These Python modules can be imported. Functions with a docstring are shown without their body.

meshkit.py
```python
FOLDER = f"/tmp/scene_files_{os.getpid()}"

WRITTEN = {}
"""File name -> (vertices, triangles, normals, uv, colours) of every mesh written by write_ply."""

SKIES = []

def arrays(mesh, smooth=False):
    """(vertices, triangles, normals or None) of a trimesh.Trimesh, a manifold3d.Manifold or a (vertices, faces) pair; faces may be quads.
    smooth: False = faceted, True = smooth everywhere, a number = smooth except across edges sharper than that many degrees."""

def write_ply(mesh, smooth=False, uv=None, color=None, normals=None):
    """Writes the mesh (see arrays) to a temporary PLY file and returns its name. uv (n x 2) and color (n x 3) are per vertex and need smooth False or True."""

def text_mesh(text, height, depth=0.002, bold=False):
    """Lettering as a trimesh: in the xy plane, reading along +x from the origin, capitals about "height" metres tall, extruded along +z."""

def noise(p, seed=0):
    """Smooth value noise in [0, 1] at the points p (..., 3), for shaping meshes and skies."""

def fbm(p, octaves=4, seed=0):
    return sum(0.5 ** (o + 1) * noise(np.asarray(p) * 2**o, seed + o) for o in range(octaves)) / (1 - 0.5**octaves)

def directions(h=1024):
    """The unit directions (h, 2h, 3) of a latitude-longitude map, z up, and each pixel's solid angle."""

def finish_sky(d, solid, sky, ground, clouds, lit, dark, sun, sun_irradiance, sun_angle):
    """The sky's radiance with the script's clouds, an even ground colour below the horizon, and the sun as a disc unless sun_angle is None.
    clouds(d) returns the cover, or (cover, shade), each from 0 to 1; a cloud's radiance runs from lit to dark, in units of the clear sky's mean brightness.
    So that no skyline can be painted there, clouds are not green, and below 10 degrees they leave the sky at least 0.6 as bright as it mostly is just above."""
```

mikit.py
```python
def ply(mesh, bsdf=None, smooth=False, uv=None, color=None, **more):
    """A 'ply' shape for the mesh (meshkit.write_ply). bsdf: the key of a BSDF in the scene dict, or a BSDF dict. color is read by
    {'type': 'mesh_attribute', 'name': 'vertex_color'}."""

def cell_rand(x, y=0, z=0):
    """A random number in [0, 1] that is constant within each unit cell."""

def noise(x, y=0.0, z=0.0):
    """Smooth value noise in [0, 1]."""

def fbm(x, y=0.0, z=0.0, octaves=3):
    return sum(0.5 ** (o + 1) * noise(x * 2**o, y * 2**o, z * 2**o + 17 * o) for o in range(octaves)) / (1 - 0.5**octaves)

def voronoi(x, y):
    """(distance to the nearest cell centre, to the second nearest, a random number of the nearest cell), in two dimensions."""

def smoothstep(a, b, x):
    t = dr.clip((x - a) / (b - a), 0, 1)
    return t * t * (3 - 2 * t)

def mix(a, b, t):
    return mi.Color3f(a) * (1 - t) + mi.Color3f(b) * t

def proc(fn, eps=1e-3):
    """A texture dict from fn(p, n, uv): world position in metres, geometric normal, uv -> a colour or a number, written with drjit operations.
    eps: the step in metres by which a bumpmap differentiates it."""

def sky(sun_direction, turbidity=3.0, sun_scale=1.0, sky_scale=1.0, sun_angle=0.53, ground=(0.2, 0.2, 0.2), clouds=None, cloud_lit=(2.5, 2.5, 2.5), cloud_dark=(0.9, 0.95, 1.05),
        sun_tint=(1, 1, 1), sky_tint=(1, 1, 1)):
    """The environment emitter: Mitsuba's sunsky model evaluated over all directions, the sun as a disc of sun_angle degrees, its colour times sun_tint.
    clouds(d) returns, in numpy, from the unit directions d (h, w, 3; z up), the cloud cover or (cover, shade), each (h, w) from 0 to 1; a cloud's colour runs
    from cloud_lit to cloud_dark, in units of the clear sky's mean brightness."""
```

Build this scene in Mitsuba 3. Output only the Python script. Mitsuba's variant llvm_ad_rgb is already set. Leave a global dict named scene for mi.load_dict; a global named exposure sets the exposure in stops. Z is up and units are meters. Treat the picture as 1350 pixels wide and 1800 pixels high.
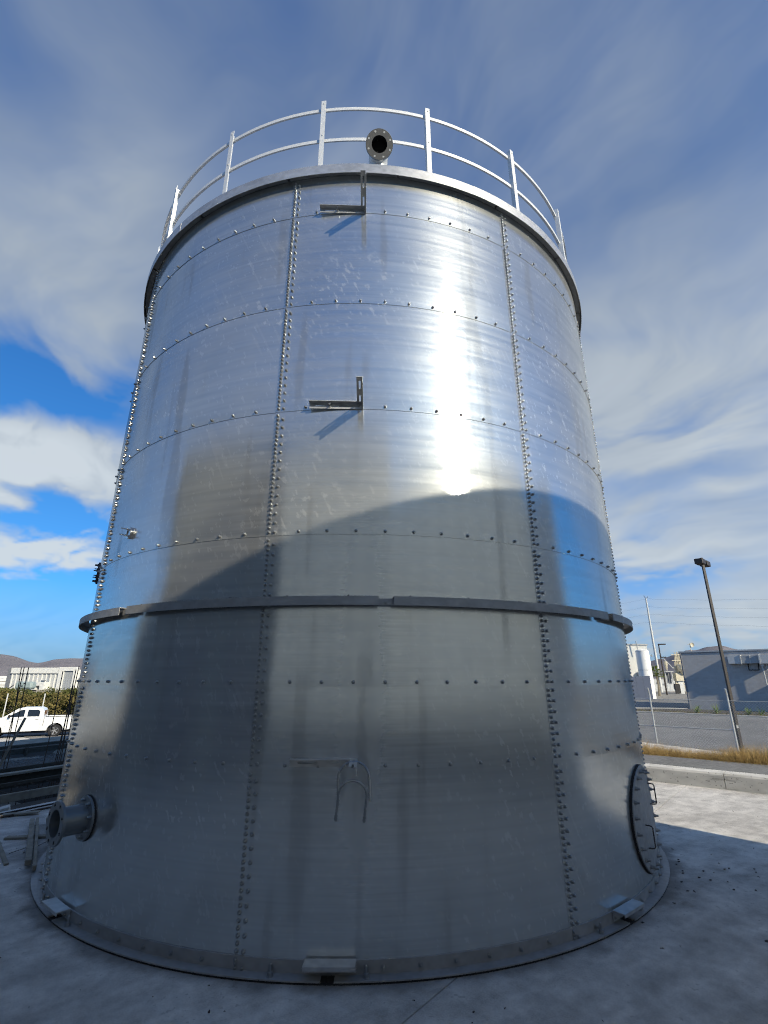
import math, random
import numpy as np
import trimesh
import manifold3d as m3
import drjit as dr
import mitsuba as mi
import mikit, meshkit
from mikit import proc, noise, fbm, voronoi, cell_rand, smoothstep, mix

rng = np.random.default_rng(7)
random.seed(7)
T = mi.ScalarTransform4f
scene, labels = {}, {}
rad = math.radians

# ------------------------------------------------------------------ camera, sky, exposure
EYE = 1.7046
PITCH = 0.32505
scene['camera'] = {
    'type': 'perspective', 'fov': math.degrees(2 * math.atan(675 / 865.2)), 'fov_axis': 'x',
    'near_clip': 0.05, 'far_clip': 20000.0,
    'to_world': T().look_at(origin=[0, 0, EYE], target=[0, math.cos(PITCH), EYE + math.sin(PITCH)], up=[0, 0, 1])}

SUN_AZ, SUN_EL = rad(41.5), rad(27.0)
SUN = np.array([math.sin(SUN_AZ) * math.cos(SUN_EL), -math.cos(SUN_AZ) * math.cos(SUN_EL), math.sin(SUN_EL)])


def clouds(d):
    az = np.degrees(np.arctan2(d[..., 0], d[..., 1]))
    el = np.degrees(np.arcsin(np.clip(d[..., 2], -1, 1)))
    k = 1.0 / (np.maximum(d[..., 2], 0) + 0.22)
    P = np.stack([d[..., 0] * k, d[..., 1] * k, 0 * k], -1)
    w = meshkit.fbm(P * 1.7 + 3.1, 4, 5)[..., None] - 0.5
    Q = P + 0.55 * w
    big = meshkit.fbm(Q * np.array([0.9, 1.1, 1]) + 11.0, 5, 1)
    streak = meshkit.fbm(np.stack([Q[..., 0] * 2.2 - Q[..., 1] * 1.6, Q[..., 0] * 5.0 + Q[..., 1] * 6.5, 0 * k], -1) + 4.0, 7, 2)
    fine = meshkit.fbm((Q + 0.10 * streak[..., None]) * 8.0 + 2.0, 6, 3)
    n = 0.50 * big + 0.21 * streak + 0.29 * fine

    def spot(a, e, sa, se, p=1.0):
        da = (az - a + 180) % 360 - 180 + 16 * (fine - 0.5) + 10 * (big - 0.5)
        de = el - e + 5.0 * (fine - 0.5) + 3.0 * (streak - 0.5)
        return np.exp(-((da / sa) ** 2 + (de / se) ** 2) ** p)

    veil = 0.49 + 1.5 * (n - 0.5)
    veil = veil * (1 - 0.95 * spot(165, 44, 75, 26)) * (0.25 + 0.75 * np.clip((el - 2) / 22, 0, 1))
    # the photograph's own patches: bright cloud banks left and right, the clear gap between them, the clear low sky
    bank = 0.36 * spot(-42, 36, 18, 9) + 0.55 * spot(37, 27, 24, 17) + 0.33 * spot(28, 13, 15, 4) + 0.2 * spot(-33, 47, 9, 8) + 0.60 * spot(34, 5, 20, 4.5)
    gap = 1.0 * spot(-38, 26.6, 14, 3.4, 1.4) + 0.75 * spot(-33, 14.6, 12, 1.5) + 0.7 * spot(-36, 7.5, 20, 3.0) + 0.8 * spot(104, 17, 24, 11) + 0.5 * spot(29, 9.0, 6, 1.4)
    cum = 1.15 * spot(-37, 20.3, 10, 3.6, 1.0) * (0.25 + 1.45 * fine) + 0.75 * spot(-36, 11.8, 14, 1.7) * (0.4 + 1.1 * streak)
    cover = np.clip(veil + bank * (0.5 + n) - gap * 0.95 + cum, 0.0, 1)
    low = np.clip((9 - el) / 7, 0, 1)
    cover = np.clip(np.maximum(cover, 0.62 * low), 0, 0.93)
    shade = np.clip(1.0 - 0.62 * bank - 0.9 * cum - 0.55 * (streak - 0.35) - 0.25 * np.clip((38 - el) / 30, 0, 1) * (1 - low), 0, 1)
    return cover, shade


scene['sky'] = mikit.sky(SUN.tolist(), turbidity=2.4, sun_scale=1.0, sky_scale=1.0, clouds=clouds,
                         sun_tint=(0.87, 1.0, 1.2), sky_tint=(0.24, 0.67, 1.15), cloud_lit=(2.25, 2.46, 2.58), cloud_dark=(0.94, 1.15, 1.42), ground=(0.2, 0.19, 0.18))
exposure = 2.3

# ------------------------------------------------------------------ helpers: keys, labels
def numbered(name, parent=None):
    base = f'{parent}__{name}' if parent else name
    key, i = base, 0
    taken = lambda k: k in scene or any(x.startswith(k + '__') for x in scene) or k in RESERVED
    if base not in COUNTS:
        COUNTS[base] = 0
        if not taken(base):
            return base
    while True:
        COUNTS[base] += 1
        key = f'{base}_{COUNTS[base]:03d}'
        if key not in scene and key not in RESERVED:
            return key


COUNTS, RESERVED = {}, set()


def thing(name, label, cat, group=None):
    key = numbered(name)
    RESERVED.add(key)
    labels[key] = {'label': label, 'category': cat}
    if group:
        labels[key]['group'] = group
    return key


def put(name, mesh, bsdf, parent=None, label=None, cat=None, group=None, kind=None, smooth=False, M=None, **kw):
    """one entry of the scene; mesh may be a ready ply dict"""
    key = numbered(name, parent)
    d = dict(mesh) if isinstance(mesh, dict) else mikit.ply(mesh, bsdf, smooth, **kw)
    if M is not None:
        d['to_world'] = T(np.asarray(M, float).tolist())
    scene[key] = d
    L = {k: v for k, v in (('label', label), ('category', cat), ('group', group), ('kind', kind)) if v}
    if L:
        labels[key] = L
    return key


# ------------------------------------------------------------------ helpers: meshes
def cat(ms):
    return trimesh.util.concatenate([m for m in ms if m is not None])


def mesh(v, f):
    return trimesh.Trimesh(np.asarray(v, float), np.asarray(f, int), process=False)


def box(c, s):
    return trimesh.creation.box(extents=s, transform=trimesh.transformations.translation_matrix(c))


def hexa(bottom, top):
    """eight corners: bottom ring and top ring, counter-clockwise seen from above"""
    v = np.vstack([bottom, top])
    f = [[0, 2, 1], [0, 3, 2], [4, 5, 6], [4, 6, 7]]
    for i in range(4):
        j = (i + 1) % 4
        f += [[i, j, j + 4], [i, j + 4, i + 4]]
    return mesh(v, f)


def rbox(c, s, r):
    """a box with rounded edges"""
    r = min(r, min(s) * 0.49)
    pts = []
    for sx in (-1, 1):
        for sy in (-1, 1):
            for sz in (-1, 1):
                q = np.array(c) + np.array([sx, sy, sz]) * (np.array(s) / 2 - r)
                for a in ((1, 0, 0), (0, 1, 0), (0, 0, 1)):
                    pts.append(q + np.array([sx, sy, sz]) * r * np.array(a))
    return trimesh.convex.convex_hull(np.array(pts))


def beam(p, q, w, h, up=(0, 0, 1), c=0.0):
    """a square-edged bar from p to q, w wide, h deep along up"""
    p, q = np.asarray(p, float), np.asarray(q, float)
    d = q - p
    L = np.linalg.norm(d)
    d /= L
    u = np.asarray(up, float)
    s = np.cross(d, u)
    s /= np.linalg.norm(s)
    u = np.cross(s, d)
    m = rbox((0, 0, 0), (L, w, h), c) if c else box((0, 0, 0), (L, w, h))
    M = np.eye(4)
    M[:3, 0], M[:3, 1], M[:3, 2], M[:3, 3] = d, -s, u, (p + q) / 2
    m.apply_transform(M)
    return m


def tube(pts, r, sides=6, caps=True):
    p = np.asarray(pts, float)
    r = np.broadcast_to(r, (len(p),)).astype(float)
    t = np.gradient(p, axis=0)
    t /= np.linalg.norm(t, axis=1, keepdims=True) + 1e-12
    a = np.zeros_like(p)
    ref = np.array([0, 0, 1.0]) if abs(t[0, 2]) < 0.9 else np.array([1.0, 0, 0])
    a[0] = np.cross(t[0], ref)
    a[0] /= np.linalg.norm(a[0])
    for i in range(1, len(p)):
        x = a[i - 1] - t[i] * (a[i - 1] @ t[i])
        a[i] = x / (np.linalg.norm(x) + 1e-12)
    b = np.cross(t, a)
    ang = np.arange(sides) * 2 * np.pi / sides
    v = p[:, None] + r[:, None, None] * (np.cos(ang)[None, :, None] * a[:, None] + np.sin(ang)[None, :, None] * b[:, None])
    v = v.reshape(-1, 3)
    i, j = np.meshgrid(np.arange(len(p) - 1), np.arange(sides), indexing='ij')
    k = (j + 1) % sides
    q = np.stack([i * sides + j, i * sides + k, (i + 1) * sides + k, (i + 1) * sides + j], -1).reshape(-1, 4)
    f = np.vstack([q[:, [0, 1, 2]], q[:, [0, 2, 3]]])
    if caps:
        n0 = len(v)
        v = np.vstack([v, p[:1], p[-1:]])
        e = (len(p) - 1) * sides
        f = np.vstack([f, [[n0, (x + 1) % sides, x] for x in range(sides)], [[n0 + 1, e + x, e + (x + 1) % sides] for x in range(sides)]])
    return mesh(v, f)


def lathe(profile, seg=24):
    """profile of (r, z), revolved round z, outward for a profile running upward"""
    pr = np.asarray(profile, float)
    ang = np.arange(seg) * 2 * np.pi / seg
    v = np.stack([pr[:, None, 0] * np.cos(ang), pr[:, None, 0] * np.sin(ang), np.repeat(pr[:, 1:2], seg, 1)], -1).reshape(-1, 3)
    f = []
    for i in range(len(pr) - 1):
        for j in range(seg):
            k = (j + 1) % seg
            a, b, c, d = i * seg + j, i * seg + k, (i + 1) * seg + k, (i + 1) * seg + j
            if pr[i, 0] > 1e-9:
                f.append([a, b, c])
            if pr[i + 1, 0] > 1e-9:
                f.append([a, c, d])
    return mesh(v, f)


def frame(o, x, y, z):
    M = np.eye(4)
    M[:3, 0], M[:3, 1], M[:3, 2], M[:3, 3] = x, y, z, o
    return M


def xf(m, M):
    m = m.copy()
    m.apply_transform(M)
    return m


def solid(m):
    """manifold of a watertight trimesh"""
    return m3.Manifold(m3.Mesh(np.asarray(m.vertices, np.float32), np.asarray(m.faces, np.uint32)))


def tri(man):
    q = man.to_mesh()
    return mesh(q.vert_properties[:, :3], q.tri_verts)


def extrude(poly, y0, y1):
    """a polygon in (x, z) extruded along y"""
    man = m3.Manifold.extrude(m3.CrossSection([np.asarray(poly, float)]), y1 - y0)
    m = tri(man)
    v = np.array(m.vertices)
    m.vertices = np.stack([v[:, 0], y1 - v[:, 2], v[:, 1]], -1)
    return m


# ------------------------------------------------------------------ the tank's frame
R, UNIT = 3.24897, 1.10656
AX = np.array([-0.30010, 6.94249])
ZS = [0.0, 1.115, 1.648, 2.766, 3.873, 4.980, 6.086, 6.640]     # the sheets' edges
SEAM0, NSEAM = -11.25, 9                                        # the upright seams' edge lines, 40 degrees apart


def cp(th, z, r=R):
    t = np.radians(th)
    return np.stack(np.broadcast_arrays(AX[0] + r * np.sin(t), AX[1] - r * np.cos(t), np.asarray(z, float)), -1)


def cf(th, z, r=R):
    """frame on the tank's wall: x along it to the right, y up, z outward"""
    t = rad(th)
    return frame(cp(th, z, r), [math.cos(t), math.sin(t), 0], [0, 0, 1], [math.sin(t), -math.cos(t), 0])


def arc(profile, th0, th1, n):
    """a closed (r, z) outline (counter-clockwise with r to the right) swept round the tank's axis"""
    pr = np.asarray(profile, float)
    k = len(pr)
    ths = np.linspace(th0, th1, n + 1)
    v = np.concatenate([cp(t, pr[:, 1], pr[:, 0]) for t in ths])
    f = []
    for i in range(n):
        for j in range(k):
            a, b = i * k + j, i * k + (j + 1) % k
            f += [[a, a + k, b + k], [a, b + k, b]]
    from shapely.geometry import Polygon
    tv, tf = trimesh.creation.triangulate_polygon(Polygon(pr), engine='earcut')
    idx = [int(np.argmin(np.linalg.norm(pr - q, axis=1))) for q in tv]
    for a, b, c in tf:
        A, B, C = idx[a], idx[b], idx[c]
        f += [[A, B, C], [n * k + A, n * k + C, n * k + B]]
    m = mesh(v, f)
    trimesh.repair.fix_normals(m)
    return m


# ------------------------------------------------------------------ materials
def two(b):
    return {'type': 'twosided', 'bsdf': b}


def rgb(*c):
    return {'type': 'rgb', 'value': list(c)}


def plain(name, c, rough=0.8, spec=0.3, metallic=0.0, **kw):
    scene[name] = two({'type': 'principled', 'base_color': rgb(*c) if not isinstance(c, dict) else c, 'roughness': rough, 'specular': spec, 'metallic': metallic, **kw})


def steel_polar(p):
    th = dr.atan2(p.x + 0.30010, 6.94249 - p.y)
    return th * 3.24897, p.z


def streaks(p, n, uv):
    s, z = steel_polar(p)
    return fbm(s * 0.9, z * 38.0, 1.0, 4)


def steel_tint(p, n, uv):
    s, z = steel_polar(p)
    a = fbm(s * 1.1, z * 34.0, 3.0, 4)
    b = fbm(s * 1.3, z * 1.1, 9.0, 4)
    stain = smoothstep(0.60, 0.78, fbm(s * 7.0, z * 0.7, 5.0, 4)) * 0.16
    v = 0.645 + 0.08 * (a - 0.5) + 0.12 * (b - 0.5) - stain
    return mi.Color3f(v * 0.95, v * 1.0, v * 1.01)


def steel_rough_u(p, n, uv):
    s, z = steel_polar(p)
    return 0.020 + 0.014 * (fbm(s * 1.2, z * 45.0, 2.0, 3) - 0.5) + 0.008 * (fbm(s * 1.5, z * 1.5, 8.0, 3) - 0.5)


def steel_rough_v(p, n, uv):
    s, z = steel_polar(p)
    return 0.066 + 0.03 * (fbm(s * 1.2, z * 45.0, 2.0, 3) - 0.5)


def steel_bump(p, n, uv):
    s, z = steel_polar(p)
    long = 0.0013 * fbm(s * 1.3, z * 1.5, 1.0, 2)
    roll = 0.00004 * fbm(s * 0.6, z * 36.0, 1.0, 2)
    return long + roll


def lobe_mix(p, n, uv):
    s, z = steel_polar(p)
    return dr.clip(0.21 + 0.24 * (fbm(s * 0.8, z * 30.0, 14.0, 4) - 0.5), 0.01, 0.4)


def steel_dull(p, n, uv):
    """how much of the sheet is dull oxide or scuffed: mottling, streaks, hand prints and scrapes"""
    s, z = steel_polar(p)
    base = 0.19 + 0.12 * (fbm(s * 1.4, z * 26.0, 4.0, 3) - 0.5) + 0.12 * (fbm(s * 1.6, z * 1.4, 6.0, 4) - 0.5)
    m = fbm(s * 34.0 + z * 15.0, z * 17.0 - s * 9.0, 12.0, 4)
    zone = smoothstep(0.54, 0.72, fbm(s * 0.9, z * 1.0, 21.0, 2))
    scuff = smoothstep(0.64, 0.80, m) * zone
    ln = smoothstep(0.80, 0.86, noise(s * 34.0 + z * 16.0, z * 2.6 + s * 1.2, 3.0)) * smoothstep(0.62, 0.75, noise(s * 2.3, z * 2.6, 7.0))
    return dr.clip(base + 0.10 * scuff + 0.04 * ln, 0.0, 0.95)


def dull_tint(p, n, uv):
    s, z = steel_polar(p)
    m = fbm(s * 34.0 + z * 15.0, z * 17.0 - s * 9.0, 12.0, 4)
    v = 0.44 + 0.10 * (fbm(s * 3.0, z * 3.0, 2.0, 3) - 0.5) + 0.14 * smoothstep(0.66, 0.74, m)
    return mi.Color3f(v, v * 1.01, v * 1.01)


scene['sheet_steel'] = two({
    'type': 'bumpmap', 'scale': 1.0, 'arbitrary': proc(steel_bump, 4e-3),
    'bsdf': {'type': 'blendbsdf', 'weight': proc(steel_dull),
             'a': {'type': 'blendbsdf', 'weight': proc(lobe_mix),
                   'p': {'type': 'roughconductor', 'material': 'none', 'distribution': 'beckmann', 'alpha_u': proc(steel_rough_u), 'alpha_v': proc(steel_rough_v), 'specular_reflectance': proc(steel_tint)},
                   'q': {'type': 'roughconductor', 'material': 'none', 'distribution': 'ggx', 'alpha_u': 0.165, 'alpha_v': 0.33, 'specular_reflectance': proc(steel_tint)}},
             'b': {'type': 'diffuse', 'reflectance': proc(dull_tint)}}})


def galv_tint(p, n, uv):
    v = 0.46 + 0.22 * (fbm(p.x * 22, p.y * 22, p.z * 22, 3) - 0.5) + 0.16 * (fbm(p.x * 3, p.y * 3, p.z * 3, 2) - 0.5)
    return mi.Color3f(v, v * 1.01, v * 1.02)


scene['galvanised'] = two({'type': 'principled', 'base_color': proc(galv_tint), 'metallic': 0.75, 'roughness': 0.42, 'specular': 0.5})
scene['galvanised_dull'] = two({'type': 'principled', 'base_color': proc(lambda p, n, uv: galv_tint(p, n, uv) * 0.62), 'metallic': 0.45, 'roughness': 0.6, 'specular': 0.4})
plain('bolt_metal', (0.30, 0.31, 0.315), 0.36, 0.5, 0.85)
plain('rail_metal', (0.62, 0.63, 0.63), 0.45, 0.5, 0.35)
plain('pipe_metal', (0.20, 0.22, 0.235), 0.42, 0.5, 0.65)
plain('flange_face', (0.10, 0.10, 0.10), 0.6, 0.4, 0.2)
plain('stainless', (0.66, 0.64, 0.60), 0.22, 0.5, 1.0)
plain('dark_iron', (0.06, 0.06, 0.065), 0.55, 0.4, 0.2)
plain('rubber', (0.018, 0.018, 0.02), 0.85)


def pad_tint(p, n, uv):
    a = fbm(p.x * 0.8, p.y * 0.8, 1.0, 4)
    b = fbm(p.x * 7.0, p.y * 7.0, 2.0, 4)
    c = fbm(p.x * 1.6 + p.y * 0.9, p.y * 9.0 - p.x * 6.0, 4.0, 3)      # broom and trowel sweeps
    g = noise(p.x * 160, p.y * 160, 5.0)
    stain = smoothstep(0.58, 0.72, fbm(p.x * 0.9 + 7, p.y * 1.1, 8.0, 4)) * 0.14
    speck = smoothstep(0.84, 0.9, noise(p.x * 42, p.y * 42, 9.0)) * smoothstep(0.5, 0.7, b) * 0.25
    v = 0.375 + 0.10 * (a - 0.5) + 0.22 * (b - 0.5) + 0.15 * (c - 0.5) + 0.07 * (g - 0.5) + 0.10 * (fbm(p.x * 24.0, p.y * 24.0, 6.0, 3) - 0.5)
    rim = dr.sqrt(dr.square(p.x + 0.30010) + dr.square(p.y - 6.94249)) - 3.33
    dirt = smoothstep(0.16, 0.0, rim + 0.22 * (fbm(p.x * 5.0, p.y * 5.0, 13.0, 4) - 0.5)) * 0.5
    crack = smoothstep(0.012, 0.004, dr.abs(fbm(p.x * 0.55 + 3, p.y * 0.55, 31.0, 5) - 0.5)) * smoothstep(0.5, 0.62, fbm(p.x * 0.4, p.y * 0.4 + 9, 17.0, 2)) * 0.10
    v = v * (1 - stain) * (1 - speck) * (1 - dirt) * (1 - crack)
    return mi.Color3f(v * 1.04, v * 1.0, v * 0.945)


def pad_bump(p, n, uv):
    return 0.0022 * fbm(p.x * 6, p.y * 6, 1.0, 3) + 0.0006 * noise(p.x * 110, p.y * 110, 2.0)


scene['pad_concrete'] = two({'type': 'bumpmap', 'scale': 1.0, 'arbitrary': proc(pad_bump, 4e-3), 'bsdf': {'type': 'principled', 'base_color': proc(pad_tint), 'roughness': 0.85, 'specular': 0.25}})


def kerb_tint(p, n, uv):
    v = 0.42 + 0.22 * (fbm(p.x * 5, p.y * 5, p.z * 9, 4) - 0.5) - 0.16 * smoothstep(0.6, 0.75, fbm(p.x * 2, p.y * 2, p.z * 14, 4))
    pit = smoothstep(0.78, 0.86, noise(p.x * 40, p.y * 40, p.z * 40)) * 0.45
    v = v * (1 - pit)
    return mi.Color3f(v, v * 0.97, v * 0.90)


scene['kerb_concrete'] = two({'type': 'principled', 'base_color': proc(kerb_tint), 'roughness': 0.9, 'specular': 0.2})


def asphalt_tint(p, n, uv):
    a = fbm(p.x * 0.25, p.y * 0.25, 1.0, 3)
    b = fbm(p.x * 0.5 + p.y * 0.5, p.y * 3.0 - p.x * 2.4, 2.0, 4)
    g = noise(p.x * 25, p.y * 25, 3.0)
    v = 0.135 + 0.05 * (a - 0.5) + 0.06 * (b - 0.5) + 0.05 * (g - 0.5)
    return mi.Color3f(v * 1.01, v, v * 0.98)


scene['asphalt'] = two({'type': 'principled', 'base_color': proc(asphalt_tint), 'roughness': 0.9, 'specular': 0.25})
scene['road_gravel'] = two({'type': 'principled', 'base_color': proc(lambda p, n, uv: asphalt_tint(p, n, uv) * 2.1), 'roughness': 0.95, 'specular': 0.1})


def earth_tint(p, n, uv):
    a = fbm(p.x * 0.35, p.y * 0.35, 1.0, 4)
    b = fbm(p.x * 6, p.y * 6, 3.0, 3)
    v = 0.20 + 0.12 * (a - 0.5) + 0.12 * (b - 0.5)
    return mi.Color3f(v * 1.06, v * 0.97, v * 0.82)


scene['earth'] = two({'type': 'principled', 'base_color': proc(earth_tint), 'roughness': 0.95, 'specular': 0.1})


def hill_haze_tint(p, n, uv):
    a = fbm(p.x * 0.004, p.y * 0.004, p.z * 0.01, 5)
    b = fbm(p.x * 0.03, p.y * 0.03, p.z * 0.03, 3)
    v = 0.21 + 0.10 * (a - 0.5) + 0.06 * (b - 0.5)  # distant haze is put into this paler, bluish rock colour
    return mi.Color3f(v * 1.0, v * 0.95, v * 1.02)


scene['hill_haze_rock'] = two({'type': 'diffuse', 'reflectance': proc(hill_haze_tint)})


def block_coord(p):
    return (p.x * 0.743 - p.y * 0.669), p.z


def block_tint(p, n, uv):
    s, z = block_coord(p)
    row = dr.floor(z / 0.2)
    st = s / 0.4 + 0.5 * (row - 2 * dr.floor(row / 2))
    r = cell_rand(st, z / 0.2, 3.0)
    v = 0.36 + 0.035 * (r - 0.5) + 0.06 * (fbm(p.x * 0.6, p.y * 0.6, p.z * 0.6, 4) - 0.5)
    fz, fs = z / 0.2 - dr.floor(z / 0.2), st - dr.floor(st)
    joint = dr.select((fz < 0.07) | (fs < 0.035), 0.93, 1.0)
    v = v * joint
    return mi.Color3f(v, v, v * 1.01)


scene['block_paint'] = two({'type': 'principled', 'base_color': proc(block_tint), 'roughness': 0.9, 'specular': 0.2})


def wall_tint(p, n, uv):
    v = 0.78 + 0.08 * (fbm(p.x * 0.8, p.y * 0.8, p.z * 0.5, 4) - 0.5)
    return mi.Color3f(v, v * 0.99, v * 0.96)


scene['render_wall'] = two({'type': 'principled', 'base_color': proc(wall_tint), 'roughness': 0.9, 'specular': 0.2})
plain('block_plain', (0.17, 0.17, 0.165), 0.9)
plain('render_wall_brown', (0.235, 0.245, 0.24), 0.9)
scene['glow_sheet'] = {'type': 'principledthin', 'base_color': rgb(0.60, 0.61, 0.575), 'roughness': 0.6, 'diff_trans': 0.38, 'eta': 1.4, 'spec_trans': 0.0}  # added translucent material, glows with the sun behind to brighten reflections
plain('cap_metal', (0.42, 0.43, 0.43), 0.5, 0.4, 0.2)
plain('white_wall', (0.62, 0.62, 0.59), 0.85)
plain('white_panel', (0.42, 0.43, 0.43), 0.6)
plain('grey_panel', (0.30, 0.32, 0.34), 0.6)
plain('wall_shade_blue', (0.06, 0.078, 0.125), 0.7)  # a white wall with its shadow put into the colour
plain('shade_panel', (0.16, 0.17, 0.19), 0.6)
plain('white_tank', (0.78, 0.78, 0.76), 0.45)
plain('duct_sheet', (0.50, 0.51, 0.51), 0.55, 0.4, 0.2)
plain('lamp_bronze', (0.035, 0.028, 0.024), 0.5, 0.4)
plain('pole_grey', (0.55, 0.55, 0.53), 0.7)
plain('wire_dark', (0.05, 0.05, 0.06), 0.7)
plain('fence_zinc', (0.45, 0.46, 0.46), 0.5, 0.5, 0.4)
plain('tan_machine', (0.52, 0.47, 0.36), 0.7)
plain('truck_white', (0.66, 0.66, 0.65), 0.25, 0.5, 0.0, clearcoat=0.6)
plain('black_plastic', (0.02, 0.02, 0.022), 0.55)
plain('dark_glass', (0.012, 0.014, 0.017), 0.06, 0.6)
plain('wheel_alloy', (0.35, 0.35, 0.36), 0.35, 0.5, 0.8)
plain('lamp_red', (0.35, 0.015, 0.012), 0.3)
plain('decal_grey', (0.30, 0.31, 0.33), 0.6)
plain('trailer_paint', (0.25, 0.31, 0.31), 0.5)
plain('orange_paint', (0.45, 0.18, 0.05), 0.6)
plain('rebar_rust', (0.055, 0.04, 0.032), 0.8)
plain('rebar_tip', (0.30, 0.20, 0.11), 0.8)


def timber_tint(p, n, uv):
    a = fbm(p.x * 14, p.y * 14, p.z * 14, 4)
    v = 0.20 + 0.15 * (a - 0.5)
    return mi.Color3f(v * 1.08, v * 0.97, v * 0.80)


scene['timber'] = two({'type': 'principled', 'base_color': proc(timber_tint), 'roughness': 0.9, 'specular': 0.15})
scene['timber_dark'] = two({'type': 'principled', 'base_color': proc(lambda p, n, uv: timber_tint(p, n, uv) * 0.28), 'roughness': 0.9, 'specular': 0.15})
plain('soil_dark', (0.06, 0.055, 0.05), 0.95)
plain('stone_grey', (0.12, 0.117, 0.112), 0.95)
plain('debris_dark', (0.035, 0.03, 0.028), 0.9)


def leafy(name, c, trans=0.4):
    scene[name] = {'type': 'principledthin', 'base_color': rgb(*c), 'roughness': 0.7, 'diff_trans': trans * 2, 'eta': 1.4, 'spec_trans': 0.0}


leafy('dry_blade', (0.37, 0.26, 0.11), 0.3)
leafy('dry_blade_dark', (0.25, 0.155, 0.06), 0.3)
leafy('leaf_green', (0.115, 0.125, 0.045), 0.3)
leafy('leaf_olive', (0.21, 0.175, 0.07), 0.3)
leafy('agave_green', (0.20, 0.26, 0.09), 0.2)
leafy('palm_green', (0.09, 0.12, 0.03), 0.3)

# ------------------------------------------------------------------ the ground
KN = np.array([0.641, 0.768])          # across the kerb, away from the pad
KD = np.array([0.768, -0.641])         # along the kerb
K0 = np.array([4.76, 9.53])
LN = np.array([-0.871, 0.491])         # across the pad's left edge
LD = np.array([0.491, 0.871])
L0 = np.array([-4.80, 7.35])


def sst(a, b, x):
    t = np.clip((x - a) / (b - a), 0, 1)
    return t * t * (3 - 2 * t)


def ground_z(x, y):
    q = np.stack([x, y], -1)
    dr_ = (q - K0) @ KN
    dl = (q - L0) @ LN
    far = -2.25 + 0.75 * sst(-22, 6, x)
    site = -0.16 - 0.85 * sst(1.45, 1.75, dl) * (1 - sst(3.9, 4.25, dl)) - 0.22 * sst(3.9, 4.25, dl) * (1 - sst(7.9, 8.3, dl))
    s = np.maximum(sst(0.95, 9.0, dr_), sst(9.6, 24.0, dl))
    s = np.maximum(s, sst(24, 34, y))
    return site * (1 - s) + far * s


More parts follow.
